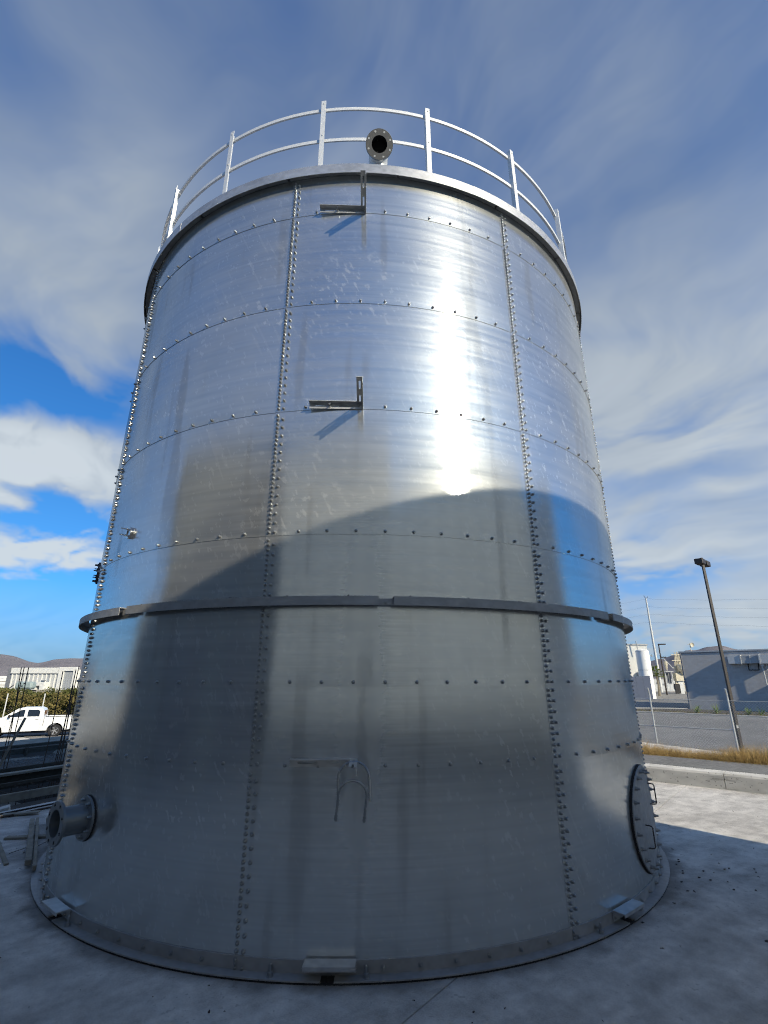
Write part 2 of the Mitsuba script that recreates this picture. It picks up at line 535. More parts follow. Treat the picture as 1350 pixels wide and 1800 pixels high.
def make_ground():
    rr = np.concatenate([np.linspace(0, 40, 130), np.geomspace(41, 7000, 60)])
    aa = np.linspace(0, 2 * np.pi, 241)[:-1]
    C = np.array([-1.0, 9.0])
    x = C[0] + rr[:, None] * np.cos(aa)
    y = C[1] + rr[:, None] * np.sin(aa)
    z = ground_z(x, y)
    v = np.stack([x, y, z], -1).reshape(-1, 3)
    n = len(aa)
    i, j = np.meshgrid(np.arange(len(rr) - 1), np.arange(n), indexing='ij')
    k = (j + 1) % n
    f = np.stack([i * n + j, (i + 1) * n + j, (i + 1) * n + k, i * n + k], -1).reshape(-1, 4)
    return (v, f)


put('ground', make_ground(), 'earth', label='brown bare earth falling away round the concrete pad', kind='structure', smooth=True)


def strip(x0, d, n, s0, s1, t0, t1, ns, nt, lift):
    """a sheet laid on the ground"""
    s, t = np.meshgrid(np.linspace(s0, s1, ns + 1), np.linspace(t0, t1, nt + 1), indexing='ij')
    q = x0 + s[..., None] * d + t[..., None] * n
    z = ground_z(q[..., 0], q[..., 1]) + lift
    v = np.concatenate([q, z[..., None]], -1).reshape(-1, 3)
    i, j = np.meshgrid(np.arange(ns), np.arange(nt), indexing='ij')
    a = i * (nt + 1) + j
    f = np.stack([a, a + nt + 1, a + nt + 2, a + 1], -1).reshape(-1, 4)
    m = mesh(v, np.vstack([f[:, [0, 1, 2]], f[:, [0, 2, 3]]]))
    if m.face_normals[:, 2].mean() < 0:
        m.invert()
    return m


put('car_park', strip(K0, KD, KN, -70, 60, 2.4, 130, 130, 420, 0.05), 'asphalt', label='worn grey asphalt car park beyond the wire fence', kind='structure', smooth=True)
RD = np.array([0.900, 0.436])
RN = np.array([-0.436, 0.900])
put('road', strip(np.array([-24.2, 34.0]), RD, RN, -60, 30, 0.0, 11, 90, 14, 0.02), 'road_gravel', label='pale gravel road under the pickup truck', kind='structure', smooth=True)


put('pit_soil', strip(L0, LD, LN, -8, 9, 0.12, 8.9, 60, 110, 0.012), 'soil_dark', label='dark soil in and around the foundation pit left of the pad', kind='structure', smooth=True)  # dark sheet laid over the earth in and around the pit


# the pad: slabs with open joints between them
def clip_poly():
    from shapely.geometry import Polygon, LineString
    a = K0 - KN * 0.02
    left = L0 + LD * 9.0
    pts = [L0 - LD * 14, left, left + KD * 0.1 + np.array([6.0, 3.0]), a - KD * 8.0, a + KD * 12.0, a + KD * 12 - KN * 20, L0 - LD * 14 - KN * 0 + np.array([4, -4.0])]
    return Polygon(pts).convex_hull


PAD = clip_poly()


def make_pad():
    from shapely.geometry import Polygon, MultiPolygon
    from shapely import affinity
    # joints run square to the kerb and along it
    out = []
    j0 = np.array([4.96, 9.15])                # one joint seen at the right
    JD = np.array([0.638, 0.770])
    JN = np.array([0.770, -0.638])
    S, G = 6.0, 0.004
    tcuts = [-40, -9.5, 2.0, 40]
    for i in range(-6, 6):
        for k in range(len(tcuts) - 1):
            c = [j0 + JN * (i * S + (G if True else 0)) + JD * (tcuts[k] + G), j0 + JN * ((i + 1) * S - G) + JD * (tcuts[k] + G),
                 j0 + JN * ((i + 1) * S - G) + JD * (tcuts[k + 1] - G), j0 + JN * (i * S + G) + JD * (tcuts[k + 1] - G)]
            g = Polygon(c).intersection(PAD)
            for q in getattr(g, 'geoms', [g]):
                if not q.is_empty and q.area > 0.05:
                    m = trimesh.creation.extrude_polygon(q, 0.22, engine='earcut')
                    m.apply_translation([0, 0, -0.22])
                    out.append(m)
    return out


scene_pad = make_pad()
for i, m in enumerate(scene_pad):
    if i == 0:
        RESERVED.add('concrete_pad')
        labels['concrete_pad'] = {'label': 'pale concrete pad under and around the tank, shaded in front, sunlit at right', 'kind': 'structure'}
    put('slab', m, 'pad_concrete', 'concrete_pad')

# the kerb: cast pieces, then the pavement strip behind it
kr = np.random.default_rng(3)
key = None
kerb_root = 'kerb'
s = -9.6
first = True
while s < 12:
    L = 1.32
    a, b = s + 0.004, s + L - 0.004
    prof = np.array([[0.0, -0.15], [0.34, -0.15], [0.34, 0.232], [0.03, 0.232], [0.0, 0.205]])
    v = np.array([[*(K0 + KD * t + KN * p[0]), p[1] + (0.0)] for t in (a, b) for p in prof])
    k = len(prof)
    f = [[j, j + k, (j + 1) % k + k] for j in range(k)] + [[j, (j + 1) % k + k, (j + 1) % k] for j in range(k)]
    f += [[0, j, j + 1] for j in range(1, k - 1)] + [[k, k + j + 1, k + j] for j in range(1, k - 1)]
    m = mesh(v, f)
    trimesh.repair.fix_normals(m)
    if first:
        RESERVED.add('kerb')
        labels['kerb'] = {'label': 'pale chipped concrete kerb along the far edge of the pad', 'kind': 'structure'}
        first = False
    put('kerb_stone', m, 'kerb_concrete', 'kerb')
    s += L
v = []
for t in np.linspace(-10, 12, 12):
    for n_, z in ((0.345, 0.226), (1.35, 0.25), (1.36, -0.25)):
        v.append([*(K0 + KD * t + KN * n_), z])
v = np.array(v)
f = []
for i in range(11):
    for j in range(2):
        a = i * 3 + j
        f += [[a, a + 3, a + 4], [a, a + 4, a + 1]]
m = mesh(v, f)
if m.face_normals[:, 2].mean() < 0:
    m.invert()
put('pavement', m, 'asphalt', label='narrow grey strip of pavement behind the kerb', kind='structure')

# hills on the horizon
def hills(az0, az1, dist, prof, name, label):
    az = np.radians(np.linspace(az0, az1, 140))
    h = np.interp(np.degrees(az), [p[0] for p in prof], [p[1] for p in prof])
    u = np.stack([np.sin(az), np.cos(az), 0 * az], -1)
    wob = meshkit.fbm(np.stack([np.degrees(az) * 1.3, 0 * az, 0 * az], -1), 4, 8) - 0.5
    h = h + wob * 0.28
    H = dist * np.tan(np.radians(h)) + EYE
    rows = []
    for t in np.linspace(0, 1, 14):
        d = dist * (0.55 + 0.45 * t)
        p = u * d
        rid = meshkit.fbm(np.stack([p[:, 0] / 170, p[:, 1] / 170, 0 * az], -1), 4, 4) - 0.5
        z = -40 + (H + 40) * (t ** 0.9) + rid * 90 * (1 - t) * t * 2
        rows.append(np.stack([p[:, 0], p[:, 1], z], -1))
    v = np.concatenate(rows)
    n = len(az)
    i, j = np.meshgrid(np.arange(len(rows) - 1), np.arange(n - 1), indexing='ij')
    a = i * n + j
    f = np.stack([a, a + 1, a + n + 1, a + n], -1).reshape(-1, 4)
    m = mesh(v, np.vstack([f[:, [0, 1, 2]], f[:, [0, 2, 3]]]))
    if m.face_normals[:, 2].mean() < 0:
        m.invert()
    put(name, m, 'hill_haze_rock', label=label, kind='structure', smooth=True)


hills(-62, -12, 4200, [(-62, 1.2), (-46, 1.9), (-38.5, 2.05), (-36.2, 2.0), (-33.9, 1.25), (-31.5, 1.85), (-28, 1.75), (-20, 2.2), (-12, 1.0)], 'hills', 'bare grey brown hills behind the white warehouse')
hills(14, 64, 4600, [(14, 1.0), (24, 1.2), (27.6, 1.55), (30, 2.3), (32.2, 2.74), (33.3, 2.86), (35, 2.5), (38, 2.2), (46, 2.6), (64, 1.0)], 'hills', 'bare grey brown hills behind the block building')

# ------------------------------------------------------------------ the tank
tank = thing('storage_tank', 'tall round bolted steel water tank with riveted looking seams standing on the concrete pad', 'tank')


prng = np.random.default_rng(19)


def panel(th0, th1, z0, z1, lap0=0.0042, lap1=0.0030):
    """one rolled sheet: its lower and left edges lap over the neighbours"""
    n = 40
    th = np.linspace(th0, th1 + 0.35, n + 1)
    zz = np.linspace(z0, z1 + 0.012, 9)
    u = (th - th0) / (th1 - th0)
    w = (zz - z0) / (z1 - z0)
    A = float(prng.uniform(-0.007, 0.009))
    B = float(prng.uniform(-0.003, 0.003))
    r = R + lap0 * (1 - w)[:, None] + lap1 * (1 - u)[None, :] + A * np.sin(np.pi * np.clip(w, 0, 1))[:, None] * np.sin(np.pi * np.clip(u, 0, 1))[None, :] + B * np.sin(np.pi * np.clip(w, 0, 1))[:, None] * np.sin(2 * np.pi * np.clip(u, 0, 1))[None, :]
    v = cp(th[None, :], zz[:, None], r).reshape(-1, 3)
    uv = np.stack(np.broadcast_arrays(np.radians(th)[None, :] * R, zz[:, None]), -1).reshape(-1, 2)
    i, j = np.meshgrid(np.arange(8), np.arange(n), indexing='ij')
    a = i * (n + 1) + j
    q = np.stack([a, a + 1, a + n + 2, a + n + 1], -1).reshape(-1, 4)
    f = np.vstack([q[:, [0, 1, 2]], q[:, [0, 2, 3]]])
    # the cut edges: a return of the sheet's own thickness below and at the left
    b0 = len(v)
    low = cp(th, z0, r[0])
    lowi = cp(th, z0 + 0.0003, R - 0.002 + 0 * th)
    lef = cp(th0, zz, r[:, 0])
    lefi = cp(th0 + 0.004, zz, R - 0.002 + 0 * zz)
    v = np.vstack([v, low, lowi, lef, lefi])
    uv = np.vstack([uv, np.zeros((2 * len(th) + 2 * len(zz), 2))])
    e = []
    for k in range(n):
        e += [[b0 + k, b0 + n + 1 + k, b0 + n + 2 + k], [b0 + k, b0 + n + 2 + k, b0 + k + 1]]
    b1 = b0 + 2 * (n + 1)
    for k in range(8):
        e += [[b1 + k, b1 + k + 1, b1 + 10 + k], [b1 + k, b1 + 10 + k, b1 + 9 + k]]
    f = np.vstack([f, e])
    return mesh(v, f), uv


for ring in range(7):
    for s_ in range(NSEAM):
        th0 = SEAM0 + 40 * s_
        m, uv = panel(th0, th0 + 40, ZS[ring], ZS[ring + 1])
        uv[-2 * 41 - 18:, 0] = np.linspace(0, 1, 2 * 41 + 18)
        uv[-2 * 41 - 18:, 1] = np.linspace(0, 0.3, 2 * 41 + 18) ** 2
        put('sheet', m, 'sheet_steel', tank, smooth=True, uv=uv)

# bolts
bolt_mesh = lathe([(0.0140, 0), (0.0140, 0.004), (0.0115, 0.005), (0.0108, 0.0150), (0.0070, 0.0205), (0.0, 0.0225)], 8)
sites = []
for s_ in range(NSEAM):
    line = SEAM0 + 40 * s_
    c1, c2 = line + math.degrees(0.026 / R), line + math.degrees(0.071 / R)
    for ring in range(7):
        z0, z1 = ZS[ring], ZS[ring + 1]
        top = z1 - 0.034 if ring < 6 else z1 - 0.10
        N = int(round((top - z0 - 0.03) / 0.0385)) + 1
        for k, z in enumerate(np.linspace(z0 + 0.030, top, N)):
            sites.append((c1, z, R + 0.0045))
            if k % 2 == 0:
                sites.append((c2, z, R + 0.0045))
    for z0 in ZS[1:7]:
        for k in range(1, 10):
            sites.append((c1 + 4.0 * k + 0.25 * (k > 0), z0 + 0.028, R + 0.0035))
sites = [(t + float(rng.normal(0, 0.012)), z + float(rng.normal(0, 0.0006)), r) for t, z, r in sites]
seen = sorted([q for q in sites if abs(((q[0] - 2.4 + 180) % 360) - 180) < 60], key=lambda q: np.linalg.norm(cp(*q) - [0, 0, EYE]))
near = set(seen[:290])
bd = mikit.ply(bolt_mesh, 'bolt_metal', 35)
rest = []
for q in sites:
    M = cf(*q)
    a = rng.uniform(0, 6.28)
    S_ = np.eye(4)
    S_[:2, :2] = [[math.cos(a), -math.sin(a)], [math.sin(a), math.cos(a)]]
    if q in near:
        put('bolt', bd, None, tank, M=M @ S_)
    else:
        rest.append(xf(bolt_mesh, M @ S_))
put('upper_bolts', cat(rest), 'bolt_metal', tank, kind='stuff', smooth=35)

# the stiffening ring, in arcs with a joint every 40 degrees
G0 = 5.45
Ro = R + 0.098
for k in range(9):
    a, b = G0 + 40 * k + 0.95, G0 + 40 * (k + 1) - 0.95
    put('stiffener', arc([(R + 0.012, 2.267), (Ro - 0.005, 2.267), (Ro - 0.005, 2.207), (Ro, 2.207), (Ro, 2.273), (R + 0.012, 2.273)], a, b, 30), 'galvanised_dull', tank, smooth=30)
    # the tie behind the joint
    c = G0 + 40 * k
    tie = arc([(Ro - 0.055, 2.212), (Ro - 0.049, 2.212), (Ro - 0.049, 2.262), (Ro - 0.055, 2.262)], c - 1.5, c + 1.5, 4)
    put('joint_plate', cat([tie, xf(lathe([(0.013, 0), (0.013, 0.008), (0.006, 0.009), (0.006, 0.022), (0, 0.022)], 8), cf(c, 2.236, Ro - 0.049))]), 'galvanised_dull', tank, smooth=30)
for k in range(45):
    put('stiffener_bolt', cat([xf(lathe([(0.011, 0), (0.011, 0.008), (0.005, 0.009), (0.005, 0.014), (0, 0.014)], 6), frame(cp(G0 + 3.2 + 8 * k, 2.273, R + 0.05), [1, 0, 0], [0, 1, 0], [0, 0, 1]))]), 'dark_iron', tank) if abs(((G0 + 3.2 + 8 * k + 180) % 360) - 180) < 75 else None

# the eaves: an angle ring above, a flashing outside it, the roof
for k in range(18):
    a = 2.0 + 20 * k
    put('eaves_flashing', arc([(R - 0.12, 6.662), (R + 0.073, 6.662), (R + 0.073 + 0.002 * (k % 2), 6.545), (R + 0.078 + 0.002 * (k % 2), 6.545), (R + 0.078 + 0.002 * (k % 2), 6.667), (R - 0.12, 6.667)], a, a + 20.3 * (1 if k % 2 else 0.985), 16), 'galvanised', tank, smooth=30)
    put('eaves_angle', arc([(R + 0.006, 6.600), (R + 0.060, 6.600), (R + 0.060, 6.606), (R + 0.012, 6.606), (R + 0.012, 6.655), (R + 0.006, 6.655)], a + 6.1, a + 25.6, 14), 'galvanised_dull', tank, smooth=30)
roof = []
for k in range(18):
    a, b = 2.0 + 20 * k, 22.0 + 20 * k
    th = np.linspace(a, b, 6)
    rings_ = [(R - 0.13, 6.668), (1.6, 6.98), (0.25, 7.24)]
    v = np.concatenate([cp(th, z, r) for r, z in rings_])
    f = []
    for i in range(2):
        for j in range(5):
            q = i * 6 + j
            f += [[q, q + 1, q + 7], [q, q + 7, q + 6]]
    m = mesh(v, f)
    if m.face_normals[:, 2].mean() < 0:
        m.invert()
    put('roof_sheet', m, 'galvanised', tank)
put('roof_hatch', xf(lathe([(0.32, 7.18), (0.32, 7.34), (0.30, 7.36), (0, 7.40)], 24), frame([*AX, 0], [1, 0, 0], [0, 1, 0], [0, 0, 1])), 'galvanised', tank, smooth=30)

# the guard rail on the eaves
gr = f'{tank}__guard_rail'
RESERVED.add(gr)
RP = R + 0.035
for k in range(18):
    th = -6.25 + 20 * k
    fr = cf(th, 0, RP)
    ang = cat([box((0, 7.17, 0.0), (0.050, 1.06, 0.006)), box((-0.022, 7.17, -0.025), (0.006, 1.06, 0.050)),
               xf(lathe([(0.010, 0), (0.010, 0.006), (0, 0.006)], 6), frame((0.004, 7.655, 0.003), [1, 0, 0], [0, 1, 0], [0, 0, 1])),
               xf(lathe([(0.010, 0), (0.010, 0.006), (0, 0.006)], 6), frame((0.004, 7.17, 0.003), [1, 0, 0], [0, 1, 0], [0, 0, 1])),
               xf(lathe([(0.010, 0), (0.010, 0.006), (0, 0.006)], 6), frame((0.004, 6.70, 0.003), [1, 0, 0], [0, 1, 0], [0, 0, 1]))])
    put('post', xf(ang, fr), 'rail_metal', gr)
    for z in (7.625, 7.150):
        r0 = RP - 0.038
        put('rail', arc([(r0 - 0.034, z), (r0, z), (r0, z - 0.038), (r0 + 0.005, z - 0.038), (r0 + 0.005, z + 0.005), (r0 - 0.034, z + 0.005)], th + 0.05, th + 19.95, 16), 'rail_metal', gr, smooth=30)
    put('toe_rail', arc([(RP - 0.040, 6.69), (RP - 0.034, 6.69), (RP - 0.034, 6.745), (RP - 0.040, 6.745)], th + 0.05, th + 19.95, 16), 'rail_metal', gr, smooth=30)

# the base angle and its anchor chairs
for k in range(9):
    c = -0.62 + 40 * k
    put('base_angle', arc([(R + 0.006, 0.012), (R + 0.088, 0.012), (R + 0.088, 0.020), (R + 0.014, 0.020), (R + 0.014, 0.088), (R + 0.006, 0.088)], c + 0.72, c + 39.3, 36), 'galvanised_dull', tank, smooth=30)
    put('base_seal', arc([(R - 0.01, 0.0), (R + 0.083, 0.0), (R + 0.083, 0.012), (R - 0.01, 0.012)], c + 0.02, c + 39.98, 36), 'rubber', tank, smooth=30)
    # a chair: top plate and back plate bridging the joint
    fr = cf(c + 0.25, 0, R + 0.016)
    w = 0.155
    top = hexa([[-w, 0.092, 0.004], [w, 0.092, 0.004], [w - 0.004, 0.092, 0.098], [-w - 0.004, 0.092, 0.098]],
               [[-w, 0.100, 0.004], [w, 0.100, 0.004], [w - 0.004, 0.100, 0.098], [-w - 0.004, 0.100, 0.098]])
    trimesh.repair.fix_normals(top)
    lipp = box((-0.002, 0.085, 0.094), (2 * w, 0.014, 0.006))
    back = box((0, 0.062, 0.004), (2 * w, 0.060, 0.006))
    put('anchor_chair', xf(cat([top, back, lipp]), fr), 'galvanised', tank)
    for dth in (-6.0, 4.0):
        b = lathe([(0.022, 0.0), (0.022, 0.004), (0.017, 0.005), (0.017, 0.022), (0.009, 0.024), (0.009, 0.055), (0.006, 0.060), (0, 0.060)], 8)
        put('anchor_bolt', xf(b, frame(cp(c + dth, 0.020, R + 0.052), [1, 0, 0], [0, 1, 0], [0, 0, 1])), 'bolt_metal', tank, smooth=35)
for k in range(90):
    th = SEAM0 + 0.46 + 4.0 * k
    t_ = ((th + 180) % 360) - 180
    if abs(t_) < 78:
        put('base_bolt', cat([xf(lathe([(0.016, 0), (0.016, 0.004), (0.012, 0.005), (0.011, 0.014), (0.0065, 0.015), (0.0065, 0.026), (0, 0.026)], 8), cf(th, 0.050, R + 0.014))]), 'bolt_metal', tank, smooth=35)

# three brackets: a slotted angle along the sheet and an arm standing out
def slotted(L, w, t, slots):
    m = solid(box((L / 2, w / 2, t / 2), (L, w, t)))
    for a, b in slots:
        m = m - m3.Manifold.hull(m3.Manifold.cylinder(0.05, 0.008, 0.008, 10, True).translate((a, w / 2, 0)) + m3.Manifold.cylinder(0.05, 0.008, 0.008, 10, True).translate((b, w / 2, 0)))
    return tri(m)


def bracket(z, flip, arm=0.41):
    key = f'{tank}__pipe_bracket'
    key = numbered('pipe_bracket', tank)
    RESERVED.add(key)
    fr = cf(1.95, z, R + 0.006)
    L = 0.445
    leg = slotted(L, 0.052, 0.006, [(0.06, 0.17), (0.26, 0.40)])
    flange = box((L / 2, 0.003, 0.028), (L, 0.006, 0.050))
    m = cat([leg, flange])
    m.apply_translation([-L, 0, 0])
    if flip:                                   # flange along the upper edge
        m.vertices[:, 1] = 0.052 - m.vertices[:, 1]
        m.invert()
    m.apply_translation([0, -0.012, 0])
    put('wall_angle', xf(m, fr), 'galvanised', key)
    put('clamp_bolt', xf(cat([lathe([(0.013, 0), (0.013, 0.008), (0.006, 0.009), (0.006, 0.04), (0, 0.04)], 8)]), fr @ frame((-0.27, 0.014, 0.006), [1, 0, 0], [0, 1, 0], [0, 0, 1])), 'bolt_metal', key, smooth=35)
    a = slotted(arm, 0.052, 0.006, [(0.05, 0.14), (0.25, 0.35)])          # x along the arm, y across, z thickness
    b = box((arm / 2, 0.003, -0.022), (arm, 0.006, 0.050))
    m = cat([a, b])
    # arm's plate lies level; x -> outward, y -> to the left, z -> up
    A = frame((0.012, 0.034 if flip else -0.012, 0.0), [0, 0, 1], [-1, 0, 0], [0, 1, 0])
    put('arm', xf(m, fr @ A), 'galvanised', key)
    return key, fr


bracket(3.880, True)
bracket(6.085, True)
ub, ubf = bracket(1.150, True, 0.33)


def u_bolt(name, z_out, w, h, tilt, yaw, lift, off):
    """an inverted U hung over the arm: centre z_out from the wall, legs h long"""
    pts = [(-w / 2, -h * 1.06), (-w / 2, -h * 0.5)] + [(-w / 2 * math.cos(a), w / 2 * 0.98 * math.sin(a)) for a in np.linspace(0, math.pi, 15)] + [(w / 2, -h * 0.5), (w / 2, -h)]
    P = np.array([[x, y - w / 2, 0] for x, y in pts])
    M = trimesh.transformations.rotation_matrix(tilt, [0, 0, 1]) @ trimesh.transformations.rotation_matrix(yaw, [1, 0, 0])
    m = [tube(P, 0.0068, 8)]
    for q in (P[0], P[-1]):
        m.append(xf(lathe([(0.010, 0), (0.010, 0.009), (0, 0.009)], 6), frame(q + [0, 0.022, 0], [1, 0, 0], [0, 0, -1], [0, 1, 0])))
        m.append(xf(lathe([(0.010, 0), (0.010, 0.009), (0, 0.009)], 6), frame(q + [0, 0.006, 0], [1, 0, 0], [0, 0, -1], [0, 1, 0])))
    m = xf(cat(m), ubf @ frame((off, lift, z_out), [1, 0, 0], [0, 1, 0], [0, 0, 1]) @ M)
    return m


t_ub = 'u_bolt'
put('u_bolt', u_bolt('u', 0.150, 0.200, 0.135, 0.05, -0.30, 0.042, -0.015), 'bolt_metal', label='thin steel U bolt hung over the low bracket arm, nearer the tank wall', cat='U bolt', group='U bolts hung on the low bracket', smooth=40)
put('u_bolt', u_bolt('u', 0.310, 0.172, 0.140, -0.10, 0.12, -0.040, -0.004), 'bolt_metal', label='thin steel U bolt hung on the tip of the low bracket arm', cat='U bolt', group='U bolts hung on the low bracket', smooth=40)


# the outlet nozzle low at the left
def ring_bolts(n, r, z, m, ph=0.0):
    return [xf(m, frame((r * math.cos(ph + 2 * math.pi * k / n), r * math.sin(ph + 2 * math.pi * k / n), z), [1, 0, 0], [0, 1, 0], [0, 0, 1])) for k in range(n)]


def flanged(r_in, r_out, r_fl, L, t=0.018):
    """pipe stub along +z: the far flange's face at z = L"""
    pipe = lathe([(r_out, 0), (r_out, L - t), (r_out, L - t)], 40)
    bore = lathe([(r_in, L), (r_in, 0.0)], 40)
    return pipe, bore


noz = f'{tank}__outlet_nozzle'
RESERVED.add(noz)
NF = cf(-38.3, 0.675, R)
L = 0.225
put('pipe', xf(cat([lathe([(0.100, 0.0), (0.100, L - 0.018)], 40), lathe([(0.092, L), (0.092, 0.0)], 40)]), NF), 'pipe_metal', noz, smooth=40)
hole = lathe([(0.012, 0), (0.012, 0.001), (0, 0.001)], 10)
fl = lathe([(0.092, L - 0.018), (0.150, L - 0.018), (0.150, L), (0.148, L + 0.002), (0.092, L + 0.002)], 48)
put('outer_flange', xf(fl, NF), 'pipe_metal', noz, smooth=30)
for k in range(8):
    put('bolt_hole', xf(ring_bolts(8, 0.125, L + 0.002, hole, 0.39)[k], NF), 'rubber', noz)
put('wall_flange', xf(lathe([(0.100, 0.030), (0.153, 0.030), (0.153, 0.012), (0.100, 0.012)][::-1], 48), NF), 'pipe_metal', noz, smooth=30)
put('gasket', xf(lathe([(0.100, 0.002), (0.158, 0.002), (0.158, 0.012), (0.100, 0.012)], 48), NF), 'rubber', noz, smooth=30)
for k in range(8):
    put('flange_bolt', xf(ring_bolts(8, 0.127, 0.030, lathe([(0.014, 0), (0.014, 0.012), (0.008, 0.013), (0.008, 0.028), (0, 0.028)], 6), 0.2)[k], NF), 'bolt_metal', noz)
put('end_disc', xf(lathe([(0.1, 0.004), (0, 0.004)], 32), NF), 'rubber', noz)

# two small studded nozzles high at the left
for th, z in ((-39.3, 2.985), (-61.2, 2.80)):
    k = numbered('stud_nozzle', tank)
    RESERVED.add(k)
    F_ = cf(th, z, R + 0.004)
    if th < -50:
        put('flange', xf(lathe([(0.0, 0.018), (0.12, 0.018), (0.12, 0.0)][::-1], 28), F_), 'dark_iron', k, smooth=30)
        st = lathe([(0.012, 0), (0.012, 0.012), (0.006, 0.012), (0.006, 0.035), (0, 0.035)], 6)
        put('stud', xf(cat(ring_bolts(8, 0.095, 0.018, st, 0.1)), F_), 'dark_iron', k)
    else:
        put('flange', xf(lathe([(0.055, 0.0), (0.055, 0.014), (0.052, 0.016), (0.052, 0.019), (0.055, 0.021), (0.055, 0.034), (0.024, 0.036), (0.024, 0.005), (0.0, 0.005)], 28), F_), 'stainless', k, smooth=30)
        st = lathe([(0.010, 0), (0.010, 0.010), (0.005, 0.010), (0.005, 0.062), (0, 0.063)], 6)
        for j in range(4):
            put('stud', xf(cat(ring_bolts(4, 0.041, 0.034, st, 0.5)[j:j + 1]), F_), 'stainless', k)

# the manway at the right
mw = f'{tank}__manway'
RESERVED.add(mw)
MF = cf(53.6, 0.535, R)
RM = 0.412


def bent_disc(r0, off, t, n=72):
    """a round plate rolled to the wall's curve, its back face off the wall by off"""
    a = np.arange(n) * 2 * np.pi / n
    rr = [0.0, r0 * 0.35, r0 * 0.7, r0 - 0.003]
    v = [cp(53.6, 0.535, R + off + t)]
    for r_, h in [(q, off + t) for q in rr[1:]] + [(r0, off + t - 0.003), (r0, off), (r0 - 0.01, off)]:
        v += list(cp(53.6 + np.degrees(r_ * np.cos(a) / R), 0.535 + r_ * np.sin(a), R + h))
    f = [[0, 1 + j, 1 + (j + 1) % n] for j in range(n)]
    for k in range(5):
        for j in range(n):
            p, q = 1 + k * n + j, 1 + k * n + (j + 1) % n
            f += [[p, p + n, q + n], [p, q + n, q]]
    return mesh(v, f)


put('gasket', bent_disc(RM + 0.006, 0.004, 0.016), 'rubber', mw, smooth=30)
put('cover', bent_disc(RM, 0.0205, 0.010), 'galvanised_dull', mw, smooth=30, label='round manway cover rolled to the wall')
mb = lathe([(0.019, 0), (0.019, 0.005), (0.015, 0.006), (0.014, 0.020), (0.0085, 0.021), (0.0085, 0.040), (0, 0.041)], 8)
for k in range(20):
    a = 2 * math.pi * (k + 0.5) / 20
    put('cover_bolt', xf(mb, cf(53.6 + math.degrees(0.372 * math.cos(a) / R), 0.535 + 0.372 * math.sin(a), R + 0.030)), 'bolt_metal', mw, smooth=35)
for (hx, hy, hl) in ((-0.13, -0.12, 0.17), (0.22, 0.15, 0.17)):
    HFm = cf(53.6 + math.degrees(hx / R), 0.535 + hy, R + 0.018)
    P = [(0, -hl / 2, 0.0), (0, -hl / 2, 0.040), (0, -hl / 2 + 0.004, 0.058), (0, -hl / 2 + 0.016, 0.066), (0, hl / 2 - 0.016, 0.066), (0, hl / 2 - 0.004, 0.058), (0, hl / 2, 0.040), (0, hl / 2, 0.0)]
    put('handle', xf(tube(P, 0.0055, 8), HFm), 'dark_iron', mw, smooth=40)

# the flanged elbow on the roof
el = f'{tank}__roof_elbow'
RESERVED.add(el)
EF = cf(4.3, 0, R)
pts = [(0, 6.62, -0.14), (0, 6.72, -0.14), (0, 6.84, -0.14)] + [(0, 6.84 + 0.12 * math.sin(a), -0.02 - 0.12 * math.cos(a)) for a in np.linspace(0.25, math.pi * 0.72, 10)]
e_ = np.array(pts[-1])
d_ = np.array(pts[-1]) - np.array(pts[-2])
d_ /= np.linalg.norm(d_)
fc = e_ + d_ * 0.075
put('riser', xf(tube(pts + [tuple(e_ + d_ * 0.03), tuple(fc)], 0.100, 28, caps=False), EF), 'rail_metal', el, smooth=40)
FF = EF @ frame(fc, [1, 0, 0], np.cross(d_, [1, 0, 0]), d_)
put('bore', xf(lathe([(0.080, 0.012), (0.080, -0.12), (0.0, -0.12)], 32), FF), 'rubber', el, smooth=30)
put('flange', xf(lathe([(0.100, -0.014), (0.141, -0.014), (0.141, 0.010), (0.139, 0.012)], 40), FF), 'pipe_metal', el, smooth=30)
put('flange_face', xf(lathe([(0.139, 0.012), (0.080, 0.012)], 40), FF), 'flange_face', el)
for k in range(8):
    put('bolt_hole', xf(ring_bolts(8, 0.118, 0.012, lathe([(0.010, 0), (0.010, 0.001), (0, 0.001)], 10), 0.39)[k], FF), 'white_panel', el)

# ------------------------------------------------------------------ the workshop behind the camera: its walls stand round the yard and shade it
def wall_run(p, q, h, t, side, z0=-0.2, h1=None):
    """a wall from p to q, thickness t to the given side, top at h (h1 at q)"""
    p, q = np.array(p, float), np.array(q, float)
    d = (q - p) / np.linalg.norm(q - p)
    n = np.array([d[1], -d[0]]) * side
    h1 = h if h1 is None else h1
    b = [[*p, z0], [*q, z0], [*(q + n * t), z0], [*(p + n * t), z0]]
    u = [[*p, h], [*q, h1], [*(q + n * t), h1], [*(p + n * t), h]]
    m = hexa(b, u)
    trimesh.repair.fix_normals(m)
    return m


